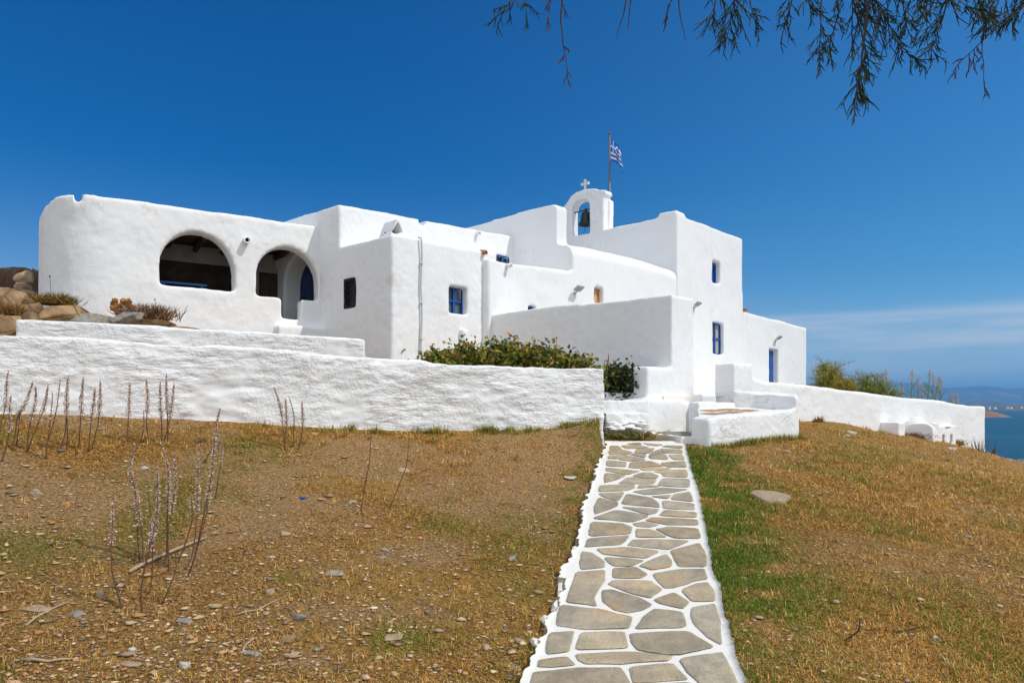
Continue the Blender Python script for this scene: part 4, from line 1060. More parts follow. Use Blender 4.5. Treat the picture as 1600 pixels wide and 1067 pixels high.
# masonry oven against the seaward wall
ov = empty('outdoor_oven', W3.at(1435, .3, -.9), 'crumbling rounded masonry oven built against the seaward wall', 'oven')
bm = bmesh.new()
def w3f(out): return Wall(tuple((W3.o + W3.n*out)), W3.d)
WO = Wall(tuple(w3f(.95).at(1459).xy), (-.80, .60))      # shaded slab facing left
sl = WO.s(1413); prof = []
zt_o = WO.z(1440, 661)
for i in range(15):
    a = math.pi*i/14; prof.append((sl/2 - sl/2*math.copysign(abs(math.cos(a))**.55, math.cos(a)), -1.6+(zt_o+1.6)*(.62+.38*math.sin(a)**.5)))
prof = [(0, -2.2)] + prof + [(sl, -2.2)]
a = [bm.verts.new(WO.pt(s, z, 0)) for s, z in prof]; b = [bm.verts.new(WO.pt(s, z, -.28)) for s, z in prof]
fs = [bm.faces.new(a), bm.faces.new(b[::-1])]
for i in range(len(prof)): bm.faces.new((a[i], b[i], b[(i+1) % len(prof)], a[(i+1) % len(prof)]))
bmesh.ops.triangulate(bm, faces=fs)
plaster('oven_dome', bm, None, M['rough2'], ov, .03, 4, [(.03, (2,2,2), 91, 3)])
wq = w3f(.3); bm = bmesh.new(); q = wq.pt(wq.s(1431), 0); zp = wq.z(1431, 651)
cone = [(.44, -.75), (.40, -.4), (.28, -.16), (.12, -.02), (.05, .0)]
lathe(bm, (q.x, q.y, zp), cone, 14); plaster('oven_cap', bm, None, M['rough2'], ov, .028, 2, [(.04, (3,3,3), 92, 3)])
wq = w3f(.5); bm = bmesh.new(); wbox(bm, W3, wq.s(1404), wq.s(1404)+.42, -2, wq.z(1408, 659), -.1, .5); plaster('side_pier', bm, None, M['rough2'], ov, .03, 3, [(.02, (3,3,3), 93, 3)])
wq = w3f(.45); bm = bmesh.new(); wbox(bm, W3, wq.s(1457), wq.s(1467), -2.6, wq.z(1462, 661), -.1, .45); plaster('front_pier', bm, None, M['rough2'], ov, .022, 2, [(.035, (5,5,5), 94, 4)])
wq = w3f(.16); bm = bmesh.new(); wbox(bm, W3, wq.s(1463), wq.s(1494), -2.6, wq.z(1481, 665), -.1, .16)
cut = bmesh.new(); holes = ((1474.5, 679, 694, .085), (1487, 679, 693, .085), (1481, 667, 670.5, .2))
for px, y0, y1, hw_ in holes:
    s_ = wq.s(px); wbox(cut, W3, s_-hw_, s_+hw_, wq.z(px, y1), wq.z(px, y0), .06, .3)
plaster('grate_wall', bm, cut, M['rough2'], ov, .022, 2, [(.012, (5,5,5), 96, 3)])
for px, y0, y1, hw_ in holes[:2]:
    s_ = wq.s(px); bm = bmesh.new(); wbox(bm, W3, s_-hw_*.95, s_+hw_*.95, wq.z(px, y1-.5), wq.z(px, y0+.5), .02, .1); bm_obj('dark_opening', bm, M['dark_hole'], ov)  # near-black block painted as the shade within each hole

# ------------------------------------------------------------------ vegetation
def leaf_cloud(n, shape, size, aspect=1.0, seed=1, up=.3):
    """n quads; shape(rng,n)->centres; returns V,F."""
    R_ = np.random.default_rng(seed); C = shape(R_, n); n = len(C)
    d = R_.normal(size=(n, 3)); d[:, 2] += up; d /= np.linalg.norm(d, axis=1)[:, None]
    t_ = R_.normal(size=(n, 3)); t_ -= (t_*d).sum(1)[:, None]*d; t_ /= np.linalg.norm(t_, axis=1)[:, None]
    b_ = np.cross(d, t_); s = size*R_.uniform(.6, 1.3, n)[:, None]
    a, b = t_*s, b_*s*aspect; k = d*s*.25
    V = np.stack([C-a, C-b*.75-a*.1+k, C+a*.9, C+b*.75-a*.1+k], 1).reshape(-1, 3); Fc = np.arange(4*n).reshape(n, 4)
    return V, Fc, C
def pick(R_, n, cols, wts, jit=.18):
    i = R_.choice(len(cols), n, p=np.array(wts)/sum(wts)); c = np.array(cols)[i]
    return np.clip(c*(1+jit*R_.normal(size=(n, 1)))*(1+.06*R_.normal(size=(n, 3))), .004, .9)
def rep4(c, k=4): return np.repeat(c, k, axis=0)
M['seed_brown'] = mat('faded_flower', (.33,.15,.10), .8)
BED = [((.08,.14,.016), 3), ((.19,.22,.025), 3), ((.38,.32,.05), 2.6), ((.22,.10,.03), 1.1), ((.40,.23,.07), 1.5), ((.03,.05,.012), 1)]
def bed_plant(px0, px1, ytop, Y, zb_, seed, label, n=1500, cols=BED, size=.042, blooms=3):
    c0 = P((px0+px1)/2, 600, Y); hx = (px1-px0)/2*Y/F; zt_ = (HY-ytop)/F*Y; root = empty('garden_plant', (c0.x, Y, zb_), label, 'plant', 'plants in the walled bed')
    R0 = random.Random(seed)
    cl_ = [(R0.uniform(-.8, .8)*hx, R0.uniform(-.35, .35), R0.uniform(.25, .92)) for _ in range(22)]
    def shp(R_, n):
        i = R_.integers(0, len(cl_), n); A = np.array(cl_)[i]
        h = zb_ + (zt_-zb_)*A[:, 2]*(1-.25*(A[:, 0]/max(hx, .01))**2)
        q = R_.normal(size=(n, 3))*np.array([.13, .12, .10]); q[:, 0] += c0.x+A[:, 0]; q[:, 1] += Y+A[:, 1]; q[:, 2] += h
        low = R_.random(n) < .3; q[low, 2] = zb_ + R_.random(low.sum())*(h[low]-zb_)
        return q
    V, Fc, C = leaf_cloud(n, shp, size, .95, seed, .5); o = from_np('foliage', V, Fc, M['leaf'], root)
    R_ = np.random.default_rng(seed+5); set_color(o, rep4(pick(R_, n, [c for c, _ in cols], [w for _, w in cols])))
    bm = bmesh.new()
    for a, b, h in cl_:
        p1 = Vector((c0.x+a, Y+b, zb_+(zt_-zb_)*h*(1-.25*(a/max(hx, .01))**2))); p0 = Vector((c0.x+a*.4, Y+b*.4, zb_-.05)); tube(bm, [p0, p0.lerp(p1, .5)+Vector((.03, 0, .03)), p1], [.012, .009, .005], 5)
    bm_obj('stem', bm, M['twig'], root)
    for k in range(blooms):
        a, b, h = cl_[k]; q = Vector((c0.x+a*1.05, Y+b, zt_+R0.uniform(.0, .16))); bm = bmesh.new()
        tube(bm, [Vector((c0.x+a, Y+b, zt_-.3)), q], .006, 5); rock_bm(bm, q, .035, .035, .03, seed*9+k, sub=2, rough=.6)
        bm_obj('flower_head', bm, M['seed_brown'], root)
bed_z = lambda x, y: float(terr_z([x], [y])[0])
for k, (a, b, yt, Y, lab, bl) in enumerate([(662, 722, 548, 14.0, 'red-leaved low plant at the left end of the walled bed', 2), (700, 760, 538, 14.3, 'bushy green and brown plant under the blue casement window', 2), (745, 815, 533, 14.0, 'fullest yellow-green plant in the middle of the walled bed', 2),
        (790, 850, 536, 14.4, 'tall dark green plant right of the fullest one in the bed', 2), (830, 880, 541, 13.9, 'brown-tipped plant in front of the shaded courtyard wall', 3), (865, 915, 556, 14.2, 'low thin plant at the right end of the long bed', 1), (900, 940, 566, 14.3, 'sparse dark plant last before the wall end', 1)]):
    bed_plant(a, b, yt, Y, bed_z((a+b)/2/F*Y-CX/F*Y, Y)-.1, 700+k, lab, 1500, size=.052, blooms=bl)
DARKBED = [((.02,.045,.012), 3), ((.04,.06,.015), 2), ((.09,.05,.018), .8), ((.20,.12,.04), .5)]
bed_plant(945, 992, 570, 15.75, .1, 731, 'dark leafy shrub in the shaded gap above the garden steps', 2200, DARKBED, .05, 0)
bm = bmesh.new(); p0 = P(948, 610, 14.9); tube(bm, [p0, P(947, 585, 14.9), P(950, 566, 14.9), P(951, 553, 14.9)], [.028, .02, .014, .005], 6); tube(bm, [P(947, 585, 14.9), P(944, 572, 14.9), P(945, 562, 14.9)], [.014, .01, .004], 5)
tag(bm_obj('bare_stem', bm, M['twig'], None, False, p0), 'bare dark dead stem standing at the end of the front wall', 'dead stem')

# dry plants below the porch
def tuft(px, py, w_, h_, Y, cols, label, name, cat, n=500, seed=1, spread=.55, group=None, origin_f=None):
    c = P(px, py, Y); R_ = np.random.default_rng(seed); W_, H_ = w_*Y/F, h_*Y/F
    b = np.c_[R_.normal(size=n)*W_*.28, R_.normal(size=n)*W_*.22, np.zeros(n)] + np.array(c)
    tip = b + np.c_[R_.normal(size=n)*W_*spread*.5, R_.normal(size=n)*W_*spread*.4, R_.uniform(.35, 1, n)*H_]
    wd = np.c_[R_.normal(size=n), R_.normal(size=n), R_.normal(size=n)*.3]; wd = wd/np.linalg.norm(wd, axis=1)[:, None]*.011
    mid = (b+tip)/2 + R_.normal(size=(n, 3))*H_*.05
    V = np.stack([b-wd, b+wd, mid+wd, mid-wd, tip], 1).reshape(-1, 3); k = np.arange(n)[:, None]*5
    F4 = np.r_[k+np.array([[0, 1, 2, 3]]), k+np.array([[3, 2, 4, 4]])]
    F3 = np.r_[k+np.array([[0, 1, 2]]), k+np.array([[0, 2, 3]]), k+np.array([[3, 2, 4]])]
    o = from_np(name, V, F3, M['straw'], None, False, c); set_color(o, rep4(pick(R_, n, [q for q, _ in cols], [q for _, q in cols]), 5))
    return tag(o, label, cat, group)
DRY = [((.34,.20,.08), 3), ((.22,.12,.05), 2), ((.40,.27,.12), 1)]
tuft(85, 476, 45, 20, 15.6, [((.30,.17,.04), 2), ((.20,.13,.03), 2), ((.12,.11,.02), 1)], 'low golden brown tuft at the foot of the rounded wing', 'dry_tuft', 'plant', 700, 5)
tuft(232, 500, 55, 28, 15.2, [((.26,.13,.07), 3), ((.18,.10,.05), 2), ((.34,.20,.10), 1)], 'brown dry bush beside the round yellow seed heads', 'dry_bush', 'plant', 900, 6)
tuft(20, 492, 30, 22, 13.2, [((.34,.18,.05), 2), ((.24,.14,.04), 2)], 'golden grass tuft among the rocks at the left edge', 'dry_tuft', 'plant', 300, 7)
c = P(188, 500, 15.2); root = empty('seed_head_plant', c, 'dried plant with clustered round orange yellow seed heads on the rock row', 'plant')
M['seed'] = stone('golden_seed', (.46,.22,.055), (.34,.15,.035), 30, .8)
R0 = random.Random(3)
for k in range(16):
    px, py = R0.uniform(168, 206), R0.uniform(469, 492); q = P(px, py, 15.2+R0.uniform(-.15, .15)); bm = bmesh.new()
    rock_bm(bm, q, .062, .062, .055, 520+k, sub=3, rough=1.1, facet=False); bm_obj('seed_head', bm, M['seed'], root)
    bm = bmesh.new(); tube(bm, [c+Vector((R0.uniform(-.1, .1), 0, -.05)), c.lerp(q, .6), q], .008, 5); bm_obj('stem', bm, M['stick'], root)
for k, (px, py, hh, Y, lab) in enumerate([(78, 432, 52, 16.2, 'thin dead stalk standing before the shaded rounded wing'), (242, 468, 30, 16.6, 'thin dead stalk with a small head standing before the porch wall')]):
    b = P(px, py+hh, Y); bm = bmesh.new(); tube(bm, [b, P(px+2, py+hh*.5, Y), P(px, py, Y)], [.008, .006, .004], 5); rock_bm(bm, P(px, py, Y), .02, .02, .03, 60+k, sub=2)
    tag(bm_obj('dead_stalk', bm, M['twig'], None, False, b), lab, 'dead stalk')

# squill stalks --------------------------------------------------------
M['petal'] = attr_mat('faded_petal', .8, .2)
def squill(pix, base=None, fs=.0095, spike=(.5, 1.0), dens=1.0, rad=.02, label='', fl=1.0, seed=0, rs=.0065):
    """pix: list of (px,py) from base to tip, all at the base's depth."""
    b = hit_ground(*pix[0]) if base is None else base
    Y = b.y; pts = [b-zc*.03] + [P(px, py, Y) for px, py in pix[1:]]
    # smooth the traced line
    sm = []; 
    for i in range(len(pts)-1):
        p0 = pts[max(i-1, 0)]; p1 = pts[i]; p2 = pts[i+1]; p3 = pts[min(i+2, len(pts)-1)]
        for j in range(5):
            t_ = j/5; sm.append(.5*((2*p1) + (p2-p0)*t_ + (2*p0-5*p1+4*p2-p3)*t_*t_ + (3*p1-p0-3*p2+p3)*t_**3))
    sm.append(pts[-1]); R0 = random.Random(seed)
    for i in range(1, len(sm)): sm[i] = sm[i] + Vector((0, .02*math.sin(i*.5+seed), 0))
    root = empty('squill_stalk', b, label, 'dried flower', 'dried squill flower stalks')
    bm = bmesh.new(); n = len(sm); tube(bm, sm, [rs*(1-.6*i/(n-1)) for i in range(n)], 6); bm_obj('stem', bm, M['stalk'], root, True)
    L_ = [0]
    for a, c_ in zip(sm, sm[1:]): L_.append(L_[-1]+(c_-a).length)
    tot = L_[-1]; nfl = int(dens*tot*(spike[1]-spike[0])*620*fl)
    if nfl <= 0: return root
    C = []; Rr = []
    for k in range(nfl):
        t_ = spike[0]+(spike[1]-spike[0])*k/nfl; d_ = t_*tot; i = min(max(np.searchsorted(L_, d_)-1, 0), n-2); f_ = (d_-L_[i])/max(L_[i+1]-L_[i], 1e-6)
        p = sm[i].lerp(sm[i+1], f_); ang = k*2.4; taper = min(1, (1-(t_-spike[0])/(spike[1]-spike[0]))*1.3+.18)
        rr = rad*taper*R0.uniform(.5, 1.25); C.append(p+Vector((math.cos(ang)*rr, math.sin(ang)*rr, R0.uniform(-.004, .006)))); Rr.append(taper)
    C = np.array(C); R_ = np.random.default_rng(seed); m_ = len(C)
    V, Fc, _ = leaf_cloud(m_, lambda R, nn: C, fs, .8, seed, .2)
    o = from_np('flower_spike', V, Fc, M['petal'], root)
    set_color(o, rep4(pick(R_, m_, [(.70,.53,.43), (.50,.33,.25), (.22,.12,.08), (.78,.66,.55)], [3, 2.5, 1.1, 1.6])))
    return root
zl = lambda l: [(x*.4753, 560+y*.4753) for x, y in l]
FG = [  # the foreground clump, traced from base to tip (zoom coordinates)
 ([(398,825),(375,720),(368,600),(365,475)], (.62,1), 'leftmost stalk of the foreground clump, short with a pale tip'),
 ([(465,845),(470,740),(500,580),(520,440),(522,355)], (.5,1), 'stalk with the nearest foot in the foreground clump and a thick pale spike'),
 ([(463,800),(475,700),(492,560),(490,425)], (.45,.75), 'foreground stalk with a pale knob at its tip'),
 ([(465,670),(450,560),(440,420),(432,355),(437,280)], (.45,1), 'tall foreground stalk bending left with a long pale spike'),
 ([(475,690),(465,600),(458,500),(460,450)], (.6,1), 'short thin stalk behind the left-bending tall one'),
 ([(487,780),(498,690),(508,560),(512,520)], (.65,1), 'short foreground stalk hidden between two taller ones'),
 ([(540,680),(550,560),(555,420),(545,340),(533,275)], (.45,1), 'tallest central stalk of the foreground clump'),
 ([(552,705),(556,580),(572,440),(570,310)], (.5,1), 'straight central stalk just right of the tallest'),
 ([(530,808),(560,750),(575,690),(577,630)], (.9,1), 'small bare curved stalk low in the foreground clump'),
 ([(585,670),(612,600),(630,520),(632,450)], (.8,1), 'thin curved stalk right of the clump centre'),
 ([(605,695),(630,640),(650,470),(655,310)], (.5,1), 'foreground stalk with a pale spike, left of the right-leaning pair'),
 ([(612,718),(640,640),(672,520),(690,400),(705,280),(725,165)], (.55,1), 'longest stalk leaning right out of the clump'),
 ([(595,720),(625,700),(660,590),(680,480),(683,420)], (.8,1), 'low stalk sweeping right from the clump'),
 ([(665,345),(690,310),(715,270),(730,238)], (.4,1), 'short slanting spike crossing behind the right-leaning stalks'),
 ([(707,460),(720,390),(727,310),(726,265)], (.6,1), 'rear stalk standing right of the foreground clump')]
for k, (l, sp_, lab) in enumerate(FG): squill(zl(l), None, .0085, sp_, 1.0 if k not in (8,) else .0, .023, lab, seed=20+k, rs=.0075)
BG = [([(0,250),(10,180),(22,110),(30,40)], 'stalk at the very left edge of the row before the wall'), ([(5,340),(25,250),(35,180),(35,120)], 'second stalk from the left edge in the row'),
 ([(40,290),(55,200),(85,150),(105,75)], 'stalk with the long slanting head, third in the row'), ([(48,290),(65,210),(70,165)], 'short stalk behind the slanting head'), ([(85,310),(100,230),(112,150),(117,92)], 'upright stalk right of the slanting head'),
 ([(90,305),(120,230),(145,150),(162,85)], 'stalk leaning right across the row'), ([(155,330),(160,230),(172,110)], 'stalk with the lowest foot in the row'), ([(158,270),(180,180),(200,70)], 'long bare stalk leaning right beside the lowest-footed one'),
 ([(195,300),(215,220),(222,130),(222,55)], 'thick-headed straight stalk in the middle of the row'), ([(218,300),(222,200),(224,150)], 'bare stem under the thick-headed straight stalk'), ([(255,295),(268,200),(272,60)], 'single straight stalk before the pale flat stone'),
 ([(292,305),(303,200),(310,95)], 'left one of the close pair at the right of the row'), ([(303,300),(322,210),(328,70)], 'right one of the close pair, taller'), ([(420,275),(420,180),(428,78)], 'lone stalk against the white wall left of the wall clump'),
 ([(490,275),(480,220),(488,140),(478,65)], 'wavy stalk against the white wall'), ([(530,290),(530,180),(528,75)], 'left stalk of the three close to the wall'), ([(550,280),(552,170),(546,50)], 'tallest stalk of the three close to the wall'), ([(535,280),(560,200),(570,80)], 'right leaning stalk of the three close to the wall'),
 ([(940,300),(930,220),(918,150),(902,95)], 'left-leaning stalk of the far clump by the wall'), ([(936,300),(940,220),(939,130)], 'pale-headed stalk of the far clump by the wall'), ([(962,290),(965,190),(950,122)], 'dark bent stalk of the far clump by the wall'), ([(978,300),(995,220),(994,135)], 'right stalk of the far clump by the wall'),
 ([(455,280),(475,220),(472,170)], 'short leaning stalk beside the wavy one')]
for k, (l, lab) in enumerate(BG): squill(zl(l), None, .012, (.45, .97), .9 if k not in (3, 6, 7, 9, 20, 22) else .12, .026, lab, seed=80+k, rs=.009)
zm_ = lambda l: [(400+x*.475, 560+y*.475) for x, y in l]
squill(zm_([(345,505),(355,430),(375,320),(382,225)]), None, .009, (.9, 1), .05, .006, 'left one of two bare dark stalks in mid ground', seed=130, rs=.0085)
squill(zm_([(437,492),(460,440),(495,350),(503,260)]), None, .009, (.9, 1), .05, .006, 'right one of two bare dark stalks, leaning over a brown stone', seed=131, rs=.0085)
# sticks
for k, (l, r_s, lab) in enumerate([([(425,712),(520,665),(680,597)], .016, 'long bleached stick lying through the foreground stalk clump'), ([(85,882),(150,840),(230,805)], .009, 'thin dry stem lying at the lower left'), ([(70,998),(160,1000),(240,995)], .011, 'straight dry stem near the bottom left corner'),
        ([(770,850),(850,830),(925,792)], .008, 'thin pale stem lying on the left gravel'), ([(795,975),(810,945),(845,925)], .008, 'curved dry stem by a flat stone at the bottom')]):
    q = [hit_ground(*z)+zc*(.012 if r_s < .015 else .03) for z in zl(l)]; bm = bmesh.new()
    mids = [q[0], q[0].lerp(q[1], .5)+zc*.008, q[1], q[1].lerp(q[2], .5)+zc*.006, q[2]]
    tube(bm, mids, [r_s, r_s*.95, r_s*.9, r_s*.8, r_s*.6], 6); tag(bm_obj('dry_stick', bm, M['stick'], None, True, q[0]), lab, 'stick')
for k, (l, lab) in enumerate([([(1395,1000-10),(1415,985),(1440,978)], 'dry grey twig low on the right slope'), ([(1320,1004),(1342,985),(1344,965)], 'dark forked twig sticking up on the right slope'), ([(1200,835),(1215,840),(1222,842)], 'short pale twig in the green grass')]):
    q = [hit_ground(*l[0])+zc*.01]; q += [P(a, b, q[0].y) for a, b in l[1:]]; bm = bmesh.new(); tube(bm, q, [.008, .007, .004], 5); tag(bm_obj('twig', bm, M['twig'], None, False, q[0]), lab, 'twig')

# grass: dry thatch and green blades (uncountable)
def in_keepout(X, Y):
    l = np.interp(Y, [p.y for p in L3], [p.x for p in L3]); r = np.interp(Y, [p.y for p in R3], [p.x for p in R3])
    onp = (X > l-.02) & (X < r+.0) & (Y < 13.42)
    dw = (X-W1.o.x)*W1.n.x + (Y-W1.o.y)*W1.n.y; aw = (X-W1.o.x)*W1.d.x + (Y-W1.o.y)*W1.d.y
    bw = (dw < .03) & (X < 1.72)
    d3_ = (X-W3.o.x)*W3.n.x + (Y-W3.o.y)*W3.n.y; bw3 = (d3_ < .05) & (X > 4.5)
    db = (X-WBn.o.x)*WBn.n.x + (Y-WBn.o.y)*WBn.n.y; ab = (X-WBn.o.x)*WBn.d.x + (Y-WBn.o.y)*WBn.d.y; bb = (db < .04) & (ab > -.4) & (ab < Lb+.03) & (Y < 17)
    ld = (X > 2.85) & (Y > 13.35) & (X < 4.2); st_ = (X > 1.6) & (Y > 13.85) & (X < 3)
    return onp | bw | bw3 | bb | ld | st_
def scatter(n, seed, y0, y1, power=1.6):
    R_ = np.random.default_rng(seed); t_ = R_.random(n); Y = (y0**(1-power) + t_*(y1**(1-power)-y0**(1-power)))**(1/(1-power))
    k = R_.uniform(-.78, .78, n); X = k*Y; ok = ~in_keepout(X, Y) & (X < 19.3); return X[ok], Y[ok], R_
def blades(X, Y, R_, length, width, tilt, cols, name, mat_, lift=0):
    n = len(X); Z = ground_z(X, Y)+lift; az = R_.uniform(0, 2*np.pi, n); tl = np.clip(R_.normal(tilt[0], tilt[1], n), .05, 1.5)
    L_ = length*R_.uniform(.5, 1.4, n)*np.clip(Y/10, .75, 1.15); d = np.c_[np.cos(az)*np.sin(tl), np.sin(az)*np.sin(tl), np.cos(tl)]
    side = np.c_[-np.sin(az), np.cos(az), np.zeros(n)]*(width*np.clip(Y/8, .75, 1.5)*R_.uniform(.6, 1.3, n))[:, None]*.5
    b = np.c_[X, Y, Z-.005]; m_ = b + d*(L_*.55)[:, None]; d2 = d.copy(); d2[:, 2] -= .35; d2 /= np.linalg.norm(d2, axis=1)[:, None]; tip = m_ + d2*(L_*.5)[:, None]
    tip[:, 2] = np.maximum(tip[:, 2], Z+.004); m_[:, 2] = np.maximum(m_[:, 2], Z+.006)
    V = np.stack([b-side, b+side, m_+side*.8, m_-side*.8, tip], 1).reshape(-1, 3); k = np.arange(n)[:, None]*5
    F3 = np.r_[k+np.array([[0, 1, 2]]), k+np.array([[0, 2, 3]]), k+np.array([[3, 2, 4]])]
    o = from_np(name, V, F3, mat_); set_color(o, np.repeat(cols, 5, axis=0)); return o
X, Y, R_ = scatter(420000, 5, 3.9, 27, 1.7)
gm = green_mask(X, Y); vm = gravel_mask(X, Y); keep = R_.random(len(X)) < np.clip(1-.78*vm, .1, 1)*(1-.5*gm)*np.where(X < path_edges(Y)[0], np.clip(.5+(Y-8)*.2, .5, 1), 1); X, Y, gm, vm = X[keep], Y[keep], gm[keep], vm[keep]
tone = fbm(np.c_[X*.5, Y*.5, X*0], 77, 3)[:, None]
c1 = pick(R_, len(X), [(.60,.32,.08), (.42,.18,.04), (.78,.52,.18), (.15,.065,.017), (.36,.26,.05)], [3, 2.4, 1.6, 1.6, 1.6], .18); c1 *= .8+.5*np.clip((tone-.35)*2.2, 0, 1)
tag(blades(X, Y, R_, .06, .0065, (1.15, .3), c1, 'dry_grass', M['straw']), kind='stuff')
X, Y, R_ = scatter(420000, 6, 3.9, 26, 1.75); gm = green_mask(X, Y); keep = R_.random(len(X)) < gm**1.15; X, Y = X[keep], Y[keep]
c2 = pick(R_, len(X), [(.085,.21,.012), (.13,.27,.018), (.22,.28,.03), (.05,.13,.01), (.36,.28,.06)], [3, 3, 2, 2, 1.4], .15)
tag(blades(X, Y, R_, .055, .0065, (.8, .32), c2, 'green_grass', M['straw']), kind='stuff')
R_ = np.random.default_rng(91); Y = 4.6+8.5*R_.random(70000)**1.15; X = np.interp(Y, [p.y for p in R3], [p.x for p in R3])+R_.exponential(.45, len(Y))
ok = ~in_keepout(X, Y) & (R_.random(len(X)) < np.clip(green_mask(X, Y)*(.15+2.4*(fbm(np.c_[X*1.6, Y*1.6, X*0], 59, 3)-.30)), 0, 1)**1.3); X, Y = X[ok], Y[ok]
tag(blades(X, Y, R_, .06, .007, (.75, .32), pick(R_, len(X), [(.075,.17,.014), (.12,.23,.02), (.22,.25,.035), (.045,.10,.01), (.40,.29,.07)], [3, 3, 2, 2, 1.4], .18), 'green_grass', M['straw']), kind='stuff')
# clumps
X, Y, R_ = scatter(9000, 33, 3.9, 25, 1.75); lft = X < path_edges(Y)[0]; ok = R_.random(len(X)) < (1-.8*gravel_mask(X, Y))*np.where(lft, np.clip(.22+(Y-8.5)*.25, .22, .8), .8); X, Y = X[ok], Y[ok]; gm = green_mask(X, Y)
tone = R_.uniform(.7, 1.35, len(X)); nb = 26
Xc = np.repeat(X, nb)+R_.normal(size=len(X)*nb)*.035; Yc = np.repeat(Y, nb)+R_.normal(size=len(X)*nb)*.035; ok = ~in_keepout(Xc, Yc)
cg = np.repeat(gm, nb)[:, None]; cc = pick(R_, len(Xc), [(.60,.32,.085), (.42,.19,.045), (.76,.50,.17), (.32,.24,.05)], [3, 2, 1.5, 1.5], .15)*np.repeat(tone, nb)[:, None]
cgr = pick(R_, len(Xc), [(.09,.20,.014), (.15,.24,.02), (.26,.26,.04)], [2, 2, 1], .15); sel = (R_.random((len(Xc), 1)) < cg*.85); cc = np.where(sel, cgr, cc)
tag(blades(Xc[ok], Yc[ok], R_, .085, .006, (.85, .35), np.clip(cc[ok], 0, .9), 'grass_clumps', M['straw']), kind='stuff')
R_ = np.random.default_rng(77); n = 150; a_ = W1.s(520)+(W1.s(945)-W1.s(520))*R_.random(n)**.8; o_ = .06+R_.exponential(.08, n)
X = np.r_[W1.o.x+W1.d.x*a_+W1.n.x*o_, WBn.o.x+WBn.d.x*(tb_ := Lb*R_.random(60))+WBn.n.x*.1]; Y = np.r_[W1.o.y+W1.d.y*a_+W1.n.y*o_, WBn.o.y+WBn.d.y*tb_+WBn.n.y*.1]
kf = fbm(np.c_[X*1.7, Y*1.7, X*0], 13, 3) > .47; X, Y = X[kf], Y[kf]; nb = 34
Xc = np.repeat(X, nb)+R_.normal(size=len(X)*nb)*.05; Yc = np.repeat(Y, nb)+R_.normal(size=len(X)*nb)*.035; ok = ~in_keepout(Xc, Yc)
tag(blades(Xc[ok], Yc[ok], R_, .10, .0065, (.6, .35), pick(R_, int(ok.sum()), [(.14,.19,.02), (.28,.25,.04), (.48,.34,.09), (.07,.11,.012)], [2, 2.5, 3, 1.2], .18), 'wall_foot_weeds', M['straw']), kind='stuff')
# gravel (uncountable)
def gravel(n, seed, s0, s1, name, dens=1.0, near=False):
    X, Y, R_ = scatter(n, seed, 3.9, 20, 1.8); vm = gravel_mask(X, Y); keep = R_.random(len(X)) < np.clip(vm*dens+.03 + (.5*(X < path_edges(Y)[0])*np.clip((9.5-Y)/2, 0, 1) if near else 0), 0, 1); X, Y = X[keep], Y[keep]; n = len(X)
    Z = ground_z(X, Y); s = s0*(s1/s0)**(R_.random(n)**2.2)
    base = np.array([(1,0,0),(-1,0,0),(0,1,0),(0,-1,0),(0,0,1),(0,0,-.6)], float)
    base = np.array([(.9,.5,.1),(-.2,.95,-.05),(-.95,.1,.1),(-.4,-.85,0),(.6,-.75,.1),(.35,.2,.75),(-.4,-.1,.8),(0,0,-.6)]); 
    fcs = np.array([(0,1,5),(1,6,5),(1,2,6),(2,3,6),(3,4,6),(4,5,6),(4,0,5),(1,0,7),(2,1,7),(3,2,7),(4,3,7),(0,4,7)])
    az = R_.uniform(0, 2*np.pi, n); B = base[None]*(1+.25*R_.normal(size=(n, 8, 3))); B[:, :, 1] *= R_.uniform(.5, .95, n)[:, None]; B[:, :, 2] *= R_.uniform(.2, .5, n)[:, None]
    ca, sa = np.cos(az)[:, None], np.sin(az)[:, None]; bx = B[:, :, 0]*ca-B[:, :, 1]*sa; by = B[:, :, 0]*sa+B[:, :, 1]*ca
    V = np.stack([X[:, None]+bx*s[:, None], Y[:, None]+by*s[:, None], Z[:, None]+(B[:, :, 2]+.15)*s[:, None]], 2).reshape(-1, 3)
    Fc = (np.arange(n)[:, None, None]*8+fcs[None]).reshape(-1, 3); o = from_np(name, V, Fc, M['gravel'])
    c = pick(R_, n, [(.42,.285,.155), (.54,.37,.20), (.27,.19,.115), (.60,.45,.27), (.42,.215,.09), (.29,.245,.19)], [3, 3, 2, 1.6, 1.5, .4], .15)
    set_color(o, np.repeat(c, 8, axis=0)); return tag(o, kind='stuff')
gravel(44000, 15, .006, .034, 'gravel', near=True)
gravel(2400, 16, .02, .062, 'loose_rubble', .8, True)

